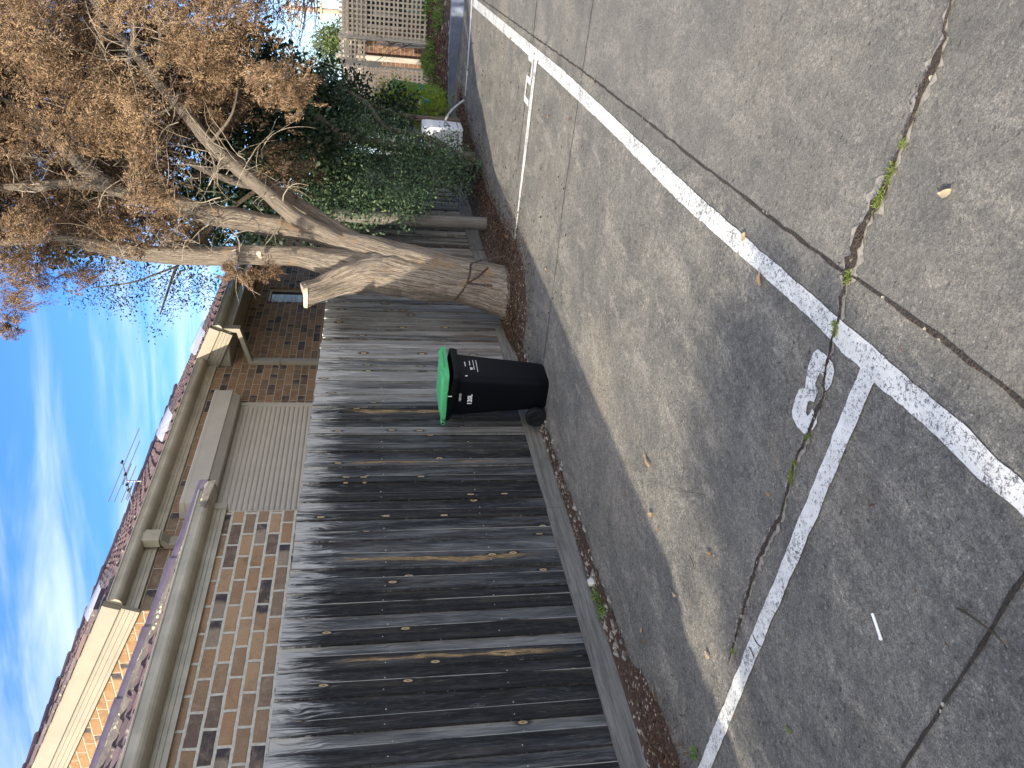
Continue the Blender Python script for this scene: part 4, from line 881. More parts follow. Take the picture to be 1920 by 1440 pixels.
BL = [(355,17,44,0),(397,13,42,.1),(422,33,40,0),(343,37,40,.05),(363,70,44,.12),(347,93,46,.1),(383,107,42,.1),(410,117,36,.05),(480,160,36,.05),(505,142,38,.05),(547,167,34,.05),(560,192,26,.05),(530,150,34,.0),(480,22,40,-.2),(440,60,40,-.05),(380,145,34,0),(355,175,36,-.05),(300,100,30,0),(50,55,44,0),(55,100,46,.1),(50,150,40,.05),(42,20,42,0),(100,22,40,-.1),(158,70,42,-.12),(167,113,44,-.18),(217,20,38,.1),(225,5,34,.15),(217,183,46,.12),(167,217,44,.1),(250,217,44,.12),(195,205,44,.1),(230,240,38,.08),(10,217,44,-.05),(150,233,42,.1),(113,273,36,.05),(167,253,34,.05),(250,370,34,.05),(267,313,34,.02),(285,372,28,.05),(47,433,28,.1),(25,295,44,-.1),(67,312,44,-.12),(100,320,30,-.1),(233,445,30,-.05),(183,428,34,-.08),(17,362,44,-.08),(33,507,36,-.02),(57,533,30,-.08),(20,553,34,-.02),(127,513,30,-.15),(147,518,24,-.15),(12,585,26,-.05),(22,618,14,-.05),(433,512,14,0),(500,506,16,-.05),(465,512,12,0),(520,340,38,-.2),(560,325,30,-.22),(500,300,40,-.2),(440,200,44,-.12),(400,230,40,-.2),(300,260,50,-.2),(100,200,50,-.1),(120,170,46,-.05),(90,130,44,0),(260,20,40,.05),(140,20,44,-.1),(30,250,40,-.05),(70,400,40,-.12),(130,400,36,-.15),(200,410,36,-.15),(300,430,32,-.15),(350,445,26,-.15),(20,440,36,0),(90,480,26,-.1),(0,480,40,0),(0,100,50,0),(0,10,50,0)]
V = []; Cc = []
for x, y, r, tone in BL:
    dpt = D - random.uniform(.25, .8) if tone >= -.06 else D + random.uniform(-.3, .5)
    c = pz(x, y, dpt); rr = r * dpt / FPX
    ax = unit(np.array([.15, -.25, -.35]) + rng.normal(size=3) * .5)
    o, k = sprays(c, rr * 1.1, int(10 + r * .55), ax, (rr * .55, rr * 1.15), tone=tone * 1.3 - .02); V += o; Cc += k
# deeper and out-of-frame foliage, coloured darker for the shade between clumps
for i in range(430):
    x = random.uniform(-170, 470); y = random.uniform(-160, 470)
    if x > 330 and y > 330: continue
    if y > 250 and x > 0 and random.random() < .45: continue
    if x > 430 - .4 * max(0, y - 150): continue
    dpt = D + random.uniform(.1, 1.6); c = pz(x, y, dpt)
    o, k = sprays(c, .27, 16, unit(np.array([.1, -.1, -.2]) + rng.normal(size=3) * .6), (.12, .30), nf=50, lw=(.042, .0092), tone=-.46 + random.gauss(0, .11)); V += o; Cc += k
for i in range(46):   # upper crown beyond the frame
    c = pz(random.uniform(-420, -60), random.uniform(-150, 560), D + random.uniform(-1., 1.2)); o, k = sprays(c, .32, 22, unit(rng.normal(size=3) + np.array([0, 0, -.3])), lw=(.05, .012)); V += o; Cc += k
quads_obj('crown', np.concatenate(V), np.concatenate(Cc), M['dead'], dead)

# leafy crowns: leaf clouds on short twigs
def cloud(blobs, per, size, aspect=.5, tone=0., clump=.09, flat=.0):
    V = []; Cc = []
    for (x, y, d, r) in blobs:
        c = pz(x, y, d); R = r * d / FPX; n = int(per * (R / .3) ** 2) + 6; k = max(3, n // 14)
        cc = c + unit(rng.normal(size=(k, 3))) * R * (rng.uniform(0, 1, (k, 1)) ** .45); idx = rng.integers(0, k, n)
        off = rng.normal(size=(n, 3)) * clump; p = cc[idx] + off; dd = off + rng.normal(size=(n, 3)) * clump * .8 + (cc[idx] - c) * .25
        L = size * rng.uniform(.6, 1.4, n); V.append(leafquads(p, dd, L, L * aspect, .12)); ton = rng.normal(0, .12, k)
        Cc.append(np.clip(rng.normal(.42 + tone, .16, n) + ton[idx], 0, 1))
    return np.concatenate(V), np.concatenate(Cc)
def stems(mb, lines, seg=8):
    for l in lines: limb(mb, l, seg, .12, 9., .08, .08)
ever = thing('evergreen_tree', 'dark small-leaved evergreen tree behind the dead cypress, leaves against the sky', 'tree', tuple(gp(905, 300)[:2]) + (0,))
B = []
def inside(x, y): return True
for i in range(150):
    x = random.uniform(380, 640); y = random.uniform(70, 430)
    if x > 560 and y < 150: continue
    if x > 470 + .9 * (y - 20) and y < 190: continue
    if x < 470 and y > 300 and random.random() < .5: continue
    B.append((x, y, random.uniform(9.8, 11.3), random.uniform(20, 40)))
for i in range(230): B.append((random.uniform(-30, 430), random.uniform(60, 470), random.uniform(9.8, 11.), random.uniform(16, 34)))
for i in range(16): B.append((random.uniform(-40, 330), random.uniform(20, 220), random.uniform(10., 11.), random.uniform(16, 34)))
SKY = [(200,520,28),(235,530,30),(170,535,24),(260,512,26),(215,552,26),(245,560,22),(185,560,18),(150,545,16),(280,540,22),(310,520,26),(340,528,26),(370,520,24),(395,525,20),(330,552,20),(360,548,20),(385,545,16),(320,575,16),(305,595,14),(292,612,12),(345,568,14),(372,565,12),(395,560,10),(410,530,16),(140,572,10),(225,575,12),(255,578,10),(300,560,18),(280,620,7)]
for x, y, r in SKY: B.append((x, y, random.uniform(8.9, 9.6), r))
Vv, C1 = cloud(B[:-len(SKY)], 330, .072, .6, -.08, .085); Va, Ca = cloud(B[-len(SKY):], 520, .034, .45, .05, .065); Vv = np.concatenate([Vv, Va]); C1 = np.concatenate([C1, Ca])
quads_obj('crown', Vv, C1, M['dark'], ever)
mb = MB(); stems(mb, [[(905, 300, 11., 12), (800, 285, 10.8, 10), (700, 268, 10.6, 9), (640, 255, 10.5, 8), (560, 190, 10.4, 5), (500, 130, 10.4, 4)], [(655, 258, 10.5, 7), (600, 300, 10.3, 6), (500, 330, 10.2, 5), (380, 330, 10, 4), (250, 300, 10, 3)], [(560, 300, 10.2, 5), (420, 400, 9.8, 4), (330, 500, 9.3, 3), (300, 590, 9.2, 1.5)], [(640, 255, 10.4, 5), (590, 220, 10.3, 5), (565, 190, 10.3, 4)], [(330, 500, 9.3, 2), (250, 530, 9.3, 1.5), (170, 540, 9.3, 1)]])
mb.build('trunk', M['bark2'], ever, smooth=True)

shrub = thing('shrub', 'large dense grey-green shrub spilling over the shaded palings by the round post', 'shrub', tuple(gp(880, 310)[:2]) + (0,))
B = []
for i in range(330):
    x = random.uniform(560, 872); y = random.uniform(175, 428)
    if y > 330 + 110 * (1 - max(0, x - 700) / 200): continue
    if y < 270 and x > 790: continue
    if y < 200 + .32 * max(0, x - 640) and x > 690: continue
    if y > 395 and x > 830: continue
    d_ = 11.3 - 2.1 * (y - 175) / 255
    B.append((x, y, d_ + random.uniform(-.25, .5), random.uniform(18, 34)))
for x, y, r in ((845, 270, 10), (855, 258, 8), (838, 285, 12), (850, 295, 14), (862, 330, 16), (868, 350, 14), (860, 372, 16), (870, 385, 10), (800, 408, 12), (760, 420, 10), (720, 425, 9), (690, 400, 16)): B.append((x, y, 10.2, r))
for x, y, r in ((838, 252, 13), (852, 262, 12), (842, 275, 15), (862, 285, 11), (828, 262, 14), (868, 300, 12), (815, 270, 16), (858, 310, 14), (872, 340, 12), (874, 365, 12)): B.append((x, y, 11.6, r))
Vv, C1 = cloud(B, 340, .038, .55, .12, .055)
quads_obj('foliage', Vv, C1, M['shrub'], shrub)
mb = MB(); stems(mb, [[(884, 318, 10.9, 12), (868, 308, 10.9, 10), (850, 292, 10.9, 9), (830, 272, 11., 8), (790, 255, 11., 6), (720, 240, 11., 5), (690, 195, 11.2, 4.5), (655, 172, 11.3, 3.5)], [(850, 292, 10.9, 7), (825, 300, 10.8, 6), (770, 320, 10.6, 5), (690, 360, 10.2, 4), (650, 390, 10, 3)], [(790, 255, 11., 5), (712, 238, 11.1, 5), (675, 225, 11.1, 4), (650, 215, 11.2, 3)]])
mb.build('stem', M['bark2'], shrub, smooth=True)
tall = thing('leafy_tree', 'tall blackish-leaved tree standing between the shrub and the lattice screens', 'tree', tuple(gp(862, 228)[:2]) + (0,))
B = []
for i in range(90):
    x = random.uniform(570, 760); y = random.uniform(115, 260)
    if y < 100 + .55 * abs(x - 610) or (x > 628 and y < 152 + .2 * (x - 640)): continue
    if x > 700 and y < 180: continue
    B.append((x, y, random.uniform(12.2, 13.0), random.uniform(16, 30)))
Vv, C1 = cloud(B, 190, .07, .55, -.1, .09); quads_obj('crown', Vv, C1, M['dark'], tall)
mb = MB(); stems(mb, [[(865, 228, 12.6, 7), (780, 222, 12.6, 6), (710, 205, 12.6, 6), (680, 188, 12.5, 5), (655, 172, 12.5, 4), (620, 150, 12.5, 3)]]); mb.build('trunk', M['bark2'], tall, smooth=True)

# golden conifer bush in front of the far green bin
gold = thing('conifer_bush', 'feathery golden-green conifer bush beside the dark green bin', 'bush', tuple(gp(845, 205)[:2]) + (0,))
V = []; Cc = []
for i in range(200):
    x = random.uniform(697, 838); y = random.uniform(152, 245)
    if (x - 696) < (1 - (y - 148) / 60) * 34: continue
    if y < 166 + .20 * max(0, x - 752): continue
    c = pz(x, y, 13.4 + random.uniform(-.5, .5)); o, k = sprays(c, .16, 5, unit(np.array([-.1, -.35, .8]) + rng.normal(size=3) * .35), (.12, .24), 26, (.04, .009), -.02); V += o; Cc += k
quads_obj('foliage', np.concatenate(V), np.concatenate(Cc), M['gold'], gold)
mb = MB(); stems(mb, [[(846, 210, 13.4, 4), (800, 205, 13.4, 3), (750, 195, 13.4, 2)]]); mb.build('stem', M['bark2'], gold)
# olive-leaved tree far behind the lattice
oli = thing('olive_tree', 'sunlit olive-green round tree rising behind the lattice screen', 'tree', tuple(pz(700, 75, 21.)[:2]) + (0,))
B = [(random.gauss(622, 14), random.gauss(78, 22), random.uniform(20.4, 21.6), random.uniform(9, 16)) for i in range(46)]
B += [(random.uniform(600, 640), random.uniform(95, 135), 20.6, 9) for i in range(10)]
Vv, C1 = cloud(B, 130, .085, .5, .05, .09); quads_obj('crown', Vv, C1, M['olive'], oli)
mb = MB(); stems(mb, [[(800, 78, 21., 5), (640, 78, 21., 3)]]); mb.build('trunk', M['bark2'], oli)
# bare pink-tinged twiggy tree at the frame edge behind the cypress
bare = thing('bare_tree', 'leafless tree with fine reddish twigs beside the utility pole', 'tree', tuple(pz(800, -60, 15.)[:2]) + (0,))
mb = MB(); limb(mb, [(830, -90, 15, 9), (700, -70, 15, 7), (560, -40, 15, 5), (480, -10, 15, 4)], 10, .1, 8., .1, .15)
for i in range(90):
    s0 = (random.uniform(470, 600), random.uniform(-60, 0)); q = twig(mb, pz(*s0, 15 + random.gauss(0, .3)), np.array([0, .6, .25]) * 1.2 + rng.normal(size=3) * .5, random.uniform(.5, 1.3), .011, 4, .6, 6)
    for k in range(3): twig(mb, q[random.randint(2, 5)], rng.normal(size=3) + unit(q[-1] - q[0]), random.uniform(.2, .5), .006, 4, .8, 4)
mb.build('trunk', simple('reddish_twig', (.17, .095, .085), .9, .2), bare)
# out-of-frame garden tree to the west whose crown shades the near bay
shade = thing('garden_tree', 'bushy dark garden tree beside the driveway behind the parking bay', 'tree', (-9.95, 4.3, 0))
V = []; Cc = []
for i in range(230):
    a = random.random() * 2 * math.pi; zz = random.uniform(.8, 5.7); rr = .95 * math.sqrt(max(.05, 1 - ((zz - 3.2) / 2.9) ** 2)) * math.sqrt(random.random())
    c = np.array([-9.95 + rr * 1.3 * math.cos(a), 4.62 + rr * 1.0 * math.sin(a), zz]); n = 300
    p = c + rng.normal(size=(n, 3)) * .2; V.append(leafquads(p, rng.normal(size=(n, 3)), .16, .10)); Cc.append(rng.uniform(.1, .6, n))
quads_obj('crown', np.concatenate(V), np.concatenate(Cc), M['dark'], shade)
mb = MB(); mb.tube([(-9.95, 4.3, -.1), (-9.95, 4.35, 1.5), (-9.9, 4.35, 4.)], [.13, .10, .04], 10, bump=.1); mb.build('trunk', M['bark2'], shade, smooth=True)

# rusty chain round the cypress base
ch = MB()
def chain(lst):
    P = [pz(x, y, d) for x, y, d in lst]; A = dense(P, .022)
    for i in range(len(A) - 1):
        d = unit(A[i + 1] - A[i]); s_ = unit(np.cross(d, [0.2, .3, 1.])); 
        if i % 2: s_ = np.cross(d, s_)
        c = .5 * (A[i] + A[i + 1]); ring = [c + d * .019 * math.cos(t) + s_ * .010 * math.sin(t) for t in np.linspace(0, 2 * math.pi, 9)]
        ch.tube(ring, [.0048] * 9, 5, cap=False)
chain([(852, 563, D - .16), (866, 547, D - .34), (876, 531, D - .37), (881, 513, D - .33), (883, 494, D - .16)])
chain([(877, 531, D - .37), (898, 518, D - .36), (915, 502, D - .26)]); chain([(877, 531, D - .37), (892, 533, D - .41), (907, 534, D - .48), (922, 536, D - .56)])
chain([(883, 494, D - .16), (903, 488, D - .1), (925, 484, D - .15), (935, 482, D - .2), (950, 480, D - .25)])
tag(ch.build('rusty_chain', M['rust'], loc=tuple(pz(877, 531, D - .3))), 'rusty chain looped round the base of the cypress trunk', 'chain')

# ================================================================== FAR END OF THE DRIVEWAY
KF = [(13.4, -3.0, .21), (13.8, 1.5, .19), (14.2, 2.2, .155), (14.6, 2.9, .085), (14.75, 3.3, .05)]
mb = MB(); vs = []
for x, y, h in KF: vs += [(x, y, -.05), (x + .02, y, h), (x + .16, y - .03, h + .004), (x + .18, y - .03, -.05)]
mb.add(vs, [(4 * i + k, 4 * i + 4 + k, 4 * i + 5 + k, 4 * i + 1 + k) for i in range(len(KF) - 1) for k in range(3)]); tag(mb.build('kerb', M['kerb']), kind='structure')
mb = MB(); vs = []; n = 30
for i in range(n + 1):
    y = -3 + 8 * i / n; xk = np.interp(y, [p[1] for p in KF], [p[0] for p in KF]) + .15; hk = np.interp(y, [p[1] for p in KF], [p[2] for p in KF])
    for j in range(7):
        t = j / 6; x = xk + (19 - xk) * t; vs.append((x, y, hk - .012 + (.42 - hk) * min(1, t * 2.2) + .04 * mnoise.noise(Vector((x * 2, y * 2, 0))) * min(1, 3 * t)))
mb.add(vs, [(7 * i + j, 7 * i + j + 1, 7 * i + 8 + j, 7 * i + 7 + j) for i in range(n) for j in range(6)]); tag(mb.build('garden_bed', M['mulch']), kind='structure')
# groundcover in the bed
n = 5200; y = rng.uniform(-.5, 3.8, n); x = np.where(rng.random(n) < .55, rng.uniform(15.6, 16.4, n), rng.uniform(14.6, 15.5, n) ); keep = (mnoise.noise(Vector((1, 1, 1))) * 0 + np.array([mnoise.noise(Vector((a * 1.7, b * 1.7, 3.))) for a, b in zip(x, y)])) > -.02
x, y = x[keep], y[keep]; z = .16 + np.clip((x - 14.2) / 2., 0, 1) * .26; P = np.stack([x, y, z], 1) + rng.normal(size=(len(x), 3)) * .015
dd = np.stack([rng.normal(size=len(x)) * .6, rng.normal(size=len(x)) * .6, np.full(len(x), .8)], 1)
tag(quads_obj('ground_cover', leafquads(P, dd, rng.uniform(.06, .19, len(x)), .016), rng.uniform(.1, 1, len(x)), M['grass']), 'low green groundcover growing in the mulch bed under the lattice', kind='stuff')
n = 2600; y = rng.uniform(-1, 3.6, n); x = 14.1 + rng.random(n) ** .8 * 1.9; z = .15 + np.clip((x - 14.2) / 2., 0, 1) * .26
tag(quads_obj('bark_mulch', leafquads(np.stack([x, y, z], 1), rng.normal(size=(n, 3)) * [1, 1, .25], rng.uniform(.03, .09, n), .03), rng.uniform(0, .75, n), M['litter']), 'reddish bark mulch chips in the bed behind the kerb', kind='stuff')
def lattice(name, p0, p1, z0, z1, lab, pitch=.085, w=.034):
    o = thing(name, lab, 'lattice', tuple(p0) + (z0,), 'lattice screens at the end of the driveway'); p0 = np.array([*p0, 0.]); p1 = np.array([*p1, 0.]); L = np.linalg.norm(p1 - p0); d = (p1 - p0) / L; nn = np.array([-d[1], d[0], 0]); mb = MB()
    def bar(a, b, wd, off, horiz):
        s_ = np.array([0, 0, 1.]) if horiz else d
        q = [a - s_ * wd / 2, b - s_ * wd / 2, b + s_ * wd / 2, a + s_ * wd / 2]
        mb.add([c + nn * off for c in q] + [c + nn * (off + .01) for c in q], [(0, 1, 2, 3), (7, 6, 5, 4), (0, 4, 5, 1), (1, 5, 6, 2), (2, 6, 7, 3), (3, 7, 4, 0)])
    x = pitch / 2
    while x < L: bar(p0 + d * x + [0, 0, z0], p0 + d * (x + random.gauss(0, .004)) + [0, 0, z1], w, 0, False); x += pitch
    z = z0 + pitch / 2
    while z < z1: bar(p0 + [0, 0, z], p1 + [0, 0, z + random.gauss(0, .004)], w, .0115, True); z += pitch
    mb.build('lattice_grid', M['lat'], o)
    for a in (p0, p1):
        mb = MB(); mb.box(a[0] - .03, a[0] + .03, a[1] - .03, a[1] + .03, z0 - .3, z1 + .02); mb.build('end_post', M['latpost'], o)
    return o
lattice('lattice_screen', (16.2, -.9), (16.2, 2.34), .42, 2.07, 'wide sunlit timber lattice screen at the end of the driveway')
lattice('lattice_screen', (16.22, 2.36), (16.22, 2.80), 1.56, 2.07, 'short lattice panel hanging above the bare brick wall')
lattice('lattice_screen', (16.1, 2.84), (15.0, 3.55), .28, 2.02, 'turned lattice screen rising behind the golden conifer bush', .088, .040)
def stake(a, b, r, lab, rr=None):
    o = MB(); o.tube([a, (np.array(a) + b) / 2 + [0, .01, 0], b], [r, r * .95, r * .9], 10, bump=.1); return tag(o.build('timber_stake', M['latpost'], loc=tuple(map(float, b)), smooth=True, auto=50), lab, 'stake')
stake(pz(641, 62, 15.4), pz(818, 83, 15.4), .070, 'thick weathered pole leaning against the lattice screens')
stake(pz(706, 82, 15.2), pz(822, 90, 15.2), .026, 'thin grey stake standing before the bare brick wall')
stake(pz(700, 24, 15.3), pz(820, 44, 15.3), .034, 'grey stake rising beside the blue-green plant')
stake(pz(757, 60, 15.15), pz(755, 86, 15.15), .02, 'short bent crosspiece tied between two stakes')
mb = MB()
for i in range(16):
    p = pz(random.uniform(790, 815), random.uniform(40, 80), 15.1); q = twig(mb, p, np.array([0, random.uniform(-.5, .5), 1]), random.uniform(.6, 1.1), .010, 5, .7, 6)
    for k in range(3): twig(mb, q[random.randint(2, 5)], rng.normal(size=3) + [0, 0, 1], .4, .006, 4, .6, 4)
tag(mb.build('bare_shrub', M['bark2'], loc=tuple(pz(812, 62, 15.1)), smooth=True), 'leafless twiggy shrub in front of the lattice', 'shrub')
nh = thing('neighbour_house', 'low brown brick house with cream eaves behind the lattice', 'house', (18., 1., 0))
mb = MB(); mb.quad([(18, 4.4, 0), (18, -6, 0), (18, -6, 1.72), (18, 4.4, 1.72)], [(0, 0), (10.4, 0), (10.4, 1.72), (0, 1.72)]); mb.quad([(26, 4.4, 0), (18, 4.4, 0), (18, 4.4, 1.72), (26, 4.4, 1.72)], [(0, 0), (8, 0), (8, 1.72), (0, 1.72)]); mb.build('wall', M['brickn'], nh)
mb = MB(); mb.box(17.9, 18.02, -6, 4.4, 1.66, 1.73); mb.box(17.93, 18.02, -6, 4.4, 1.73, 1.98); mb.build('cream_band', M['cream'], nh)
for y0 in (-.4, 1.3): 
    mb = MB(); mb.box(17.95, 17.985, y0, y0 + 1.1, .7, 1.64); wn_ = mb.build('window', M['cream'], nh)
    mb = MB(); mb.quad([(17.945, y0 + .06, .76), (17.945, y0 + 1.04, .76), (17.945, y0 + 1.04, 1.58), (17.945, y0 + .06, 1.58)]); mb.build('pane', M['glass'], wn_)
mb = MB(); mb.box(17.85, 17.93, 2.93, 3.03, .1, 2.2); mb.build('downpipe', M['latpost'], nh)
mb = MB(); mb.quad([(17.6, -6, 1.96), (17.6, 4.6, 1.96), (21.5, 4.6, 2.2), (21.5, -6, 2.2)]); mb.box(17.58, 17.66, -6, 4.6, 1.92, 2.03); mb.quad([(17.9, .95, 2.3), (17.9, -4, 4.), (21.5, -4, 4.), (21.5, .95, 2.3)]); mb.quad([(17.9, .95, 2.3), (17.9, -4, 2.3), (17.9, -4, 4.)]); mb.build('roof', M['cream'], nh)
# green bins and plants
gb = thing('wheelie_bin', 'dark green wheelie bin with white painted number by the golden conifer', 'bin', tuple(gp(833, 194, .13)[:2]) + (.12,))
go = np.array(gb.location); 
def GT(x, y, z): return go + np.array([y, -x, z])
mb = MB(); loft(mb, [(0., -.2, .2, 0, .44, .05), (.9, -.27, .27, -.05, .5, .06)], GT); mb.build('body', M['fargreen'], gb, smooth=True, auto=35)
mb = MB(); loft(mb, [(.9, -.29, .29, -.08, .54, .06), (.96, -.28, .28, -.07, .53, .06), (1.0, -.18, .18, 0, .42, .06)], GT); mb.build('lid', M['fargreen'], gb, smooth=True, auto=30)
for sx in (-.24, .2):
    mb = MB(); mb.tube([GT(sx, .42, .1), GT(sx + .05, .42, .1)], [.1, .1], 16); mb.build('wheel', M['tyre'], gb)
mb = MB()
def gface(x, z): return GT(x, -.05 * z / .9 - .004, z)
for (a, b) in (((-.10, .66), (.06, .56)), ((-.10, .56), (.06, .66)), ((-.10, .50), (.06, .42)), ((-.10, .42), (.06, .50)), ((-.02, .50), (-.02, .42))):
    a = gface(*a); b = gface(*b); s_ = unit(np.cross(b - a, [1, 0, 0])) * .014; mb.quad([a - s_, b - s_, b + s_, a + s_])
mb.build('painted_number', M['white'], gb)
def agave(lab, c, n, L, spread):
    o = MB()
    for i in range(n):
        a = 2 * math.pi * i / n + random.random(); el = random.uniform(.5, 1.3); d = np.array([math.cos(a) * math.cos(el), math.sin(a) * math.cos(el), math.sin(el)]); s_ = unit(np.cross(d, [0, 0, 1])); l = L * random.uniform(.7, 1.1); w = l * .09; vs = []
        for t in np.linspace(0, 1, 6):
            p = np.array(c) + d * l * t - np.array([0, 0, 1]) * spread * l * t * t; ww = w * (1 - t) ** .6 * (.7 + .6 * t); vs += [p - s_ * ww, p - np.array([0, 0, ww * .5]), p + s_ * ww]
        fs = []
        for k in range(5): fs += [(3 * k, 3 * k + 1, 3 * k + 4, 3 * k + 3), (3 * k + 1, 3 * k + 2, 3 * k + 5, 3 * k + 4)]
        o.add(vs, fs, a=random.random())
    return tag(o.build('agave', M['agave'], loc=tuple(map(float, c))), lab, 'plant')
agave('blue-green spiky plant in the mulch at the right end of the lattice', pz(812, 22, 15.3), 26, .75, .25)
agave('pale teal spiky plant poking out of the golden conifer bush', pz(808, 190, 12.8), 5, .24, .1)
agave('small blue-green rosette at the foot of the leaning pole', pz(800, 60, 15.2), 12, .35, .25)
# white appliance box and hose
wbx = thing('white_box', 'white enamel appliance box dumped by the shrub trunk', 'appliance', (12.45, 3.02, 0))
mb = MB(); mb.box(12.45, 12.95, 3.02, 3.62, .02, .66); mb.build('cabinet', M['whitebox'], wbx, bevel=.03)
mb = MB(); mb.box(12.444, 12.46, 3.06, 3.58, .10, .112); mb.box(12.47, 12.93, 3.013, 3.03, .10, .112); mb.build('panel_seam', M['steel'], wbx)
mb = MB(); mb.box(12.5, 12.9, 3.012, 3.03, .50, .60); mb.build('control_panel', M['straw'], wbx)
hp = dense([(12.75, 3.03, .30), (12.72, 2.92, .28), (12.7, 2.80, .21), (12.68, 2.70, .11), (12.66, 2.62, .018)], .05)
mb = MB(); mb.tube(hp, [.018] * len(hp), 10); tag(mb.build('hose', M['hose'], loc=tuple(map(float, hp[-1])), smooth=True), 'grey hose curving from the white box down to the concrete', 'hose')
# utility pole and wires
pole = thing('utility_pole', 'slender timber utility pole with crossarms above the lattice', 'pole', tuple(pz(830, 40, 46.)[:2]) + (0,))
pb = pz(640, 23, 46.); pt_ = pz(531, 12.5, 46.); pt_[:2] = pb[:2] + (pt_[:2] - pb[:2]) * .3
mb = MB(); mb.tube([(pb[0], pb[1], 0), pt_], [.17, .13], 10); mb.build('pole_shaft', M['polew'], pole, smooth=True, auto=40)
for fz, w in ((.86, 1.1), (.93, .8), (.66, .5)):
    c = np.array([pb[0], pb[1], pt_[2] * fz]); mb = MB(); mb.box(c[0] - .06, c[0] + .06, c[1] - w, c[1] + w, c[2] - .06, c[2] + .06); ca = mb.build('crossarm', M['polew'], pole)
    for q in (-.9, -.3, .3, .9): mb = MB(); mb.tube([c + [0, w * q, .06], c + [0, w * q, .2]], [.05, .04], 6); mb.build('insulator', M['tyre'], ca)
for fz, off in ((.86, -.9), (.86, .9), (.93, -.6), (.66, .3), (.62, .0)):
    a = np.array([pb[0], pb[1] + off, pt_[2] * fz + .2]); b = a + np.array([-4., 26., .4])
    P = [a + (b - a) * t - np.array([0, 0, 1.6]) * 4 * t * (1 - t) * .5 for t in np.linspace(0, 1, 12)][::-1]
    b = a + np.array([3., -16., .4]); P += [a + (b - a) * t for t in np.linspace(.2, 1, 5)]; wr = MB(); wr.tube(P, [.013] * len(P), 4, cap=False); wr.build('wire', M['wire'], pole)

# ================================================================== LITTER, WEEDS, SMALL THINGS ON THE GROUND
def scatter(n, fx, L, W, tone, flat=.35, zmax=.02):
    P = np.array([fx() for _ in range(n)]); c = np.c_[P, rng.uniform(.006, zmax, n) + np.array([mound(q[0], q[1]) for q in P])]
    d = rng.normal(size=(n, 3)) * [1, 1, flat]; d[:, 2] = np.abs(d[:, 2]) * .4; L_ = rng.uniform(*L, n)
    s = unit(np.cross(unit(d), np.array([0, 0, 1.]) + rng.normal(size=(n, 3)) * .35)); dn = unit(d); Wv = rng.uniform(*W, n)[:, None]
    m = c + dn * L_[:, None] * .5; m[:, 2] += .15 * L_; e = c + dn * L_[:, None]
    return np.stack([c, m - s * Wv * .5, e, m + s * Wv * .5], 1), np.clip(rng.normal(tone, .22, n), 0, 1)
def mound(x, y): return .13 * max(0., 1 - math.hypot((x - 7.22) / .80, (y - 3.42) / .52)) ** .8
mb = MB(); vs = []; fs = []; NX = 26; NY = 18
for i in range(NX + 1):
    for j in range(NY + 1):
        x = 6.42 + 1.6 * i / NX; y = 2.88 + .90 * j / NY; vs.append((x, y, -.012 + mound(x, y) + .012 * mnoise.noise(Vector((x * 9, y * 9, 0)))))
mb.add(vs, [(i * (NY + 1) + j, (i + 1) * (NY + 1) + j, (i + 1) * (NY + 1) + j + 1, i * (NY + 1) + j + 1) for i in range(NX) for j in range(NY)])
tag(mb.build('soil_mound', M['soil'], smooth=True), kind='structure')
def edge_y(x): return np.interp(x, [p[0] for p in SO], [p[1] for p in SO])
def f1():
    x = random.uniform(6.7, 13.5); return (x, edge_y(x) + abs(random.gauss(0, .26)) - random.expovariate(9))
def f2():
    x = random.uniform(1.9, 6.8); return (x, min(3.78, edge_y(x) + random.uniform(-.03, .2) - (random.expovariate(14) if random.random() < .2 else 0)))
def f3(): return (1.85 + abs(random.gauss(0, .35)), 3.72 - abs(random.gauss(0, .22)))
def f4():
    a = random.random() * 6.28; r = .28 + abs(random.gauss(0, .28)); return (7.2 + r * math.cos(a) * 1.25, min(3.78, 3.36 + r * math.sin(a)))
VV = []; CC = []
for n, f, L, W, t in ((9000, f1, (.012, .045), (.006, .022), .40), (4200, f2, (.008, .03), (.0025, .007), .45), (1500, f3, (.010, .045), (.003, .009), .42), (3600, f4, (.015, .06), (.004, .014), .48)):
    v, c = scatter(n, f, L, W, t); VV.append(v); CC.append(c)
tag(quads_obj('leaf_litter', np.concatenate(VV), np.concatenate(CC), M['litter']), 'brown needle and leaf litter banked along the fence foot', kind='stuff')
def f5():
    x = random.uniform(5.2, 13.2); return (x, random.uniform(1.25, 2.95) if random.random() < .8 else random.uniform(-.6, 1.2))
def f6(): return (random.uniform(.9, 5.4), random.uniform(1.2, 3.5))
def f7(): return (random.uniform(.8, 6), random.uniform(-1.2, 1.0))
v1, c1 = scatter(330, f5, (.012, .045), (.008, .022), .18, .2, .008); v2, c2 = scatter(240, f6, (.008, .04), (.002, .008), .4, .2, .008); v3, c3 = scatter(40, f7, (.008, .03), (.003, .008), .35, .2, .008)
tag(quads_obj('driveway_specks', np.concatenate([v1, v2, v3]), np.concatenate([c1, c2, c3]), M['litter']), 'small dark bits of leaf scattered over the concrete', kind='stuff')
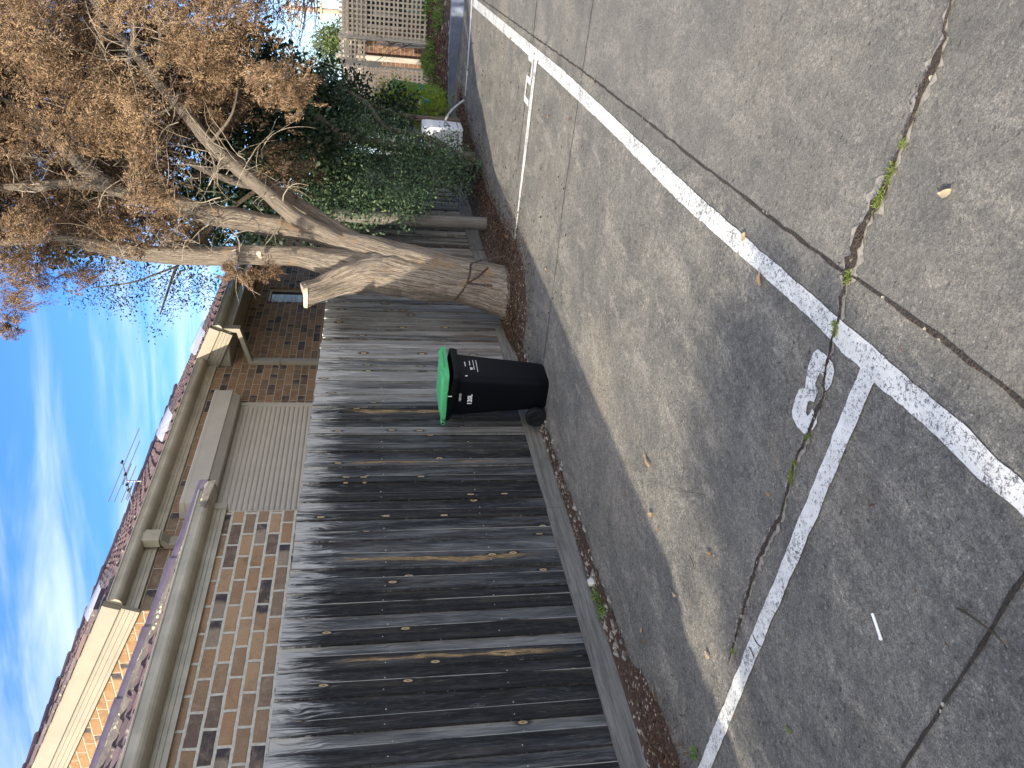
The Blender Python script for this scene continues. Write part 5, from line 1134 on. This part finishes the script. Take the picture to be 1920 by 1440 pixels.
def leaf(x, y, L, ang, lab, tone=.6, w=.4, curl=.35, cat='leaf', name='fallen_leaf', mat='dleaf'):
    c = gp(x, y); a = R_(ang); d = np.array([math.cos(a), math.sin(a), 0]); s_ = np.array([-d[1], d[0], 0]); mb = MB(); vs = []; N = 8
    for i in range(N + 1):
        t = i / N; ww = L * w * .5 * math.sin(math.pi * min(1, .04 + t * .96)) ** .8; bend = .18 * L * math.sin(t * 2.4); p = c + d * L * (t - .5) + s_ * bend
        h = .008 + curl * L * (.25 - (t - .5) ** 2) * .5 + (.12 * L if i in (0, N) else 0)
        for k in (-1, -.4, .4, 1): vs.append(p + s_ * ww * k + np.array([0, 0, h + abs(k) * ww * curl]))
    mb.add(vs, [(4 * i + k, 4 * i + k + 1, 4 * i + 5 + k, 4 * i + 4 + k) for i in range(N) for k in range(3)], a=tone)
    return tag(mb.build(name, M[mat], loc=tuple(map(float, c)), smooth=True), lab, cat)
leaf(1780, 357, .055, 20, 'pale tan curved leaf lying alone on the outer concrete slab', .95)
leaf(1431, 523, .060, -60, 'brown leaf overlapping the inner edge of the long white line', .45, .45)
leaf(1398, 441, .050, 40, 'round tan leaf touching the outer edge of the long white line', .9, .6)
leaf(1219, 862, .13, -5, 'long narrow brown gum leaf on the lit concrete beside the hairline crack', .55, .16)
leaf(1223, 962, .07, 30, 'rust brown curled leaf on the lit concrete strip', .5, .4)
leaf(1236, 992, .045, 70, 'dark brown leaf next to the rust curled one', .15, .35)
leaf(1268, 1113, .05, 20, 'pale yellow leaf fragment on the lit concrete strip', 1., .35)
leaf(1205, 1180, .040, 60, 'small orange leaf lying nearest the weed at the kickboard', .65, .6)
leaf(1331, 1227, .055, 5, 'golden brown leaf near the end of the pavement crack', .75, .4)
leaf(1484, 1365, .055, 15, 'olive narrow leaf on the slab left of the white paper stick', .7, .3, mat='olive')
leaf(1232, 1300, .10, -20, 'long dry stalk-like leaf by the litter in the corner', .5, .14)
leaf(1445, 925, .03, 0, 'reddish leaf bit wedged in the crack below the painted number', .3, .5)
leaf(1333, 1035, .06, 30, 'dark olive leaf on the shaded concrete above the crack', .2, .3)
leaf(1030, 217, .07, 10, 'reddish brown leaf on the far lit concrete', .3, .35)
leaf(1025, 503, .06, 20, 'tan leaf on the concrete near the cypress base', .7, .4)
# white paper stick
a = gp(1639, 1150); b = gp(1655, 1197); mb = MB(); mb.tube([a + [0, 0, .006], b + [0, 0, .006]], [.0046, .0046], 10); st = mb.build('paper_stick', M['straw'], loc=tuple(map(float, a)), smooth=True, auto=40); tag(st, 'thin white paper stick lying on the dark concrete', 'stick')
mb = MB(); mb.tube([b + [0, 0, .006], b + [.002, .002, .006]], [.0062, .0060], 10); mb.build('stick_end', M['straw'], st)
# dry twig over the near joint
mb = MB(); T_ = [(1801, 1140), (1815, 1143), (1835, 1155), (1852, 1172), (1868, 1190), (1882, 1207), (1892, 1222)]
tp = [gp(*p) + np.array([0, 0, .010 + .012 * math.sin(i)]) for i, p in enumerate(T_)]; mb.tube(tp, [.003, .0034, .0032, .003, .0026, .002, .0012], 6); mb.tube([tp[1], gp(1826, 1143) + [0, 0, .02], gp(1830, 1141) + [0, 0, .02]], [.002, .0015, .001], 5)
tag(mb.build('dry_twig', M['bark2'], loc=tuple(map(float, tp[3]))), 'dark bent twig lying across the near joint', 'twig')
mb = MB()
for T_ in ([(1416, 1190), (1420, 1200), (1425, 1208), (1431, 1212)], [(1410, 1213), (1414, 1222), (1418, 1232)], [(1296, 1040), (1302, 1052), (1306, 1068)]):
    mb.tube([gp(*p) + [0, 0, .010] for p in T_], [.0018] * len(T_), 5)
tag(mb.build('pine_needles', M['rust'], loc=tuple(map(float, gp(1416, 1200)))), 'a few dark needles lying on the short white line', kind='stuff')
# pale stone
mb = MB(); c = gp(1117, 1090); mb.tube([c + [-.03, 0, .01], c + [-.012, .0, .024], c + [.014, .004, .026], c + [.035, 0, .012]], [.008, .03, .028, .01], 12, bump=.35, bscale=30)
tag(mb.build('stone', M['stone'], loc=tuple(map(float, c)), smooth=True), 'pale stone at the foot of the kickboard beside the green weed', 'stone')
def tuft(name, lab, pts, n, L, mat='grass', w=.006, kind=None, spread=.6):
    V = []; Cc = []
    for (x, y, rr) in pts:
        c = gp(x, y, .008); p = np.array(c) + rng.normal(size=(n, 3)) * [rr, rr, .001]; d = rng.normal(size=(n, 3)) * [spread, spread, .2] + [0, 0, .7]
        l = rng.uniform(.4, 1., n) * L; dn = unit(d); s_ = unit(np.cross(dn, rng.normal(size=(n, 3)))); W = (l * .05 + w * .5)[:, None]
        m = p + dn * l[:, None] * .6; e = p + dn * l[:, None] + np.array([0, 0, -1]) * (l * .28)[:, None]
        V.append(np.stack([p, m - s_ * W * .5, e, m + s_ * W * .5], 1)); Cc.append(rng.uniform(.2, 1, n))
    o = quads_obj(name, np.concatenate(V), np.concatenate(Cc), M[mat], loc=tuple(map(float, gp(pts[0][0], pts[0][1]))))
    return tag(o, lab, 'weed' if kind is None else None, None, kind)
tuft('grass_tuft', 'bright green grass weed growing against the kickboard', [(1124, 1115, .018), (1131, 1135, .018), (1137, 1150, .012)], 24, .11)
tuft('grass_tuft', 'small grass tuft at the litter corner where the short white line ends', [(1306, 1412, .010)], 34, .06)
tuft('crack_moss', 'green moss and grass sprouting along the pavement crack', [(1672, 322, .008), (1668, 334, .009), (1676, 312, .007), (1654, 362, .006), (1648, 376, .010), (1644, 384, .008), (1592, 515, .007), (1590, 526, .006), (1695, 270, .006), (1566, 608, .006), (1516, 818, .006), (1490, 868, .006), (1485, 885, .006), (1483, 900, .005), (1376, 1222, .006), (1566, 622, .005)], 70, .022, 'moss', .003, 'stuff', .9)

# ================================================================== LIGHT, SKY, CAMERA
SUN = np.array([-2.0, .5, 1.0]); SUN /= np.linalg.norm(SUN); el = math.asin(SUN[2])
sl = bpy.data.lights.new('sun', 'SUN'); sl.energy = 4.5; sl.angle = R_(.53); sl.color = (1., .90, .735)
so = bpy.data.objects.new('sun', sl); COL.objects.link(so); so.rotation_euler = Vector(-SUN).to_track_quat('-Z', 'Y').to_euler()
W = bpy.data.worlds.new('World'); SC.world = W; W.use_nodes = True; nt = W.node_tree; nt.nodes.clear()
class WN(NT):
    def __init__(s, t): s.t = t
w = WN(nt); sky = w.n('TexSky', sky_type='NISHITA'); sky.sun_disc = False; sky.sun_elevation = el; sky.sun_rotation = math.atan2(SUN[0], SUN[1]); sky.air_density = 1.0; sky.dust_density = .8; sky.ozone_density = 1.0
dv = w.n('TexCoord').outputs['Generated']; x, y, z = w.sep(dv)[:3]; zz = w.m('ADD', w.m('MAXIMUM', z, 0.), .12)
u = w.m('DIVIDE', x, zz); v = w.m('DIVIDE', y, zz)
ca, sa = math.cos(R_(26)), math.sin(R_(26))
uu = w.m('ADD', w.m('MULTIPLY', u, ca), w.m('MULTIPLY', v, sa)); vv = w.m('SUBTRACT', w.m('MULTIPLY', v, ca), w.m('MULTIPLY', u, sa))
c1 = w.noise(w.comb(w.m('MULTIPLY', uu, 1.25), w.m('MULTIPLY', vv, .36), 2.), 1.2, 5, .52, .9)
c2 = w.noise(w.comb(w.m('MULTIPLY', uu, 3.4), w.m('MULTIPLY', vv, .9), 7.), 1.4, 5, .55, 1.2)
cl = w.ss(w.m('ADD', w.m('MULTIPLY', c1, .8), w.m('MULTIPLY', c2, .35)), .50, .80)
cl = w.m('MULTIPLY', cl, w.m('SUBTRACT', 1., w.m('MULTIPLY', w.ss(z, .62, .95), .6)))
sat = w.mix(1., sky.outputs[0], (.37, .71, 1.22), 'MULTIPLY')
back = w.ss(w.m('ADD', w.m('MULTIPLY', x, -1.), w.m('MULTIPLY', c1, .8)), .1, .75); cl = w.m('MAXIMUM', cl, w.m('MULTIPLY', back, .95))  # unseen cloud added behind the camera to brighten and neutralise the shade
skyc = w.mix(w.m('MULTIPLY', cl, .75), sat, w.mix(back, (4.6, 5.1, 5.6), (11., 10.2, 9.2)))
skyc = w.mix(w.m('MULTIPLY', w.ss(z, .21, .0), .7), skyc, (5.6, 6.6, 7.0))
bg = w.n('Background'); bg.inputs[1].default_value = .15; nt.links.new(skyc, bg.inputs[0]); wo = w.n('OutputWorld'); nt.links.new(bg.outputs[0], wo.inputs[0])
cam = bpy.data.cameras.new('camera'); co = bpy.data.objects.new('camera', cam); COL.objects.link(co); cam.sensor_width = 36.; cam.sensor_fit = 'HORIZONTAL'; cam.lens = FPX / 1920. * 36.; cam.clip_end = 600.; cam.clip_start = .05
from mathutils import Matrix
rt = RW @ np.array([0, 1., 0]); upv = RW @ np.array([1., 0, 0]); bk = RW @ np.array([0, 0, -1.])
co.matrix_world = Matrix(((rt[0], upv[0], bk[0], 0), (rt[1], upv[1], bk[1], 0), (rt[2], upv[2], bk[2], 1.5), (0, 0, 0, 1)))
SC.camera = co
SC.view_settings.view_transform = 'Standard'; SC.view_settings.look = 'None'; SC.view_settings.exposure = .90; SC.view_settings.gamma = 1.
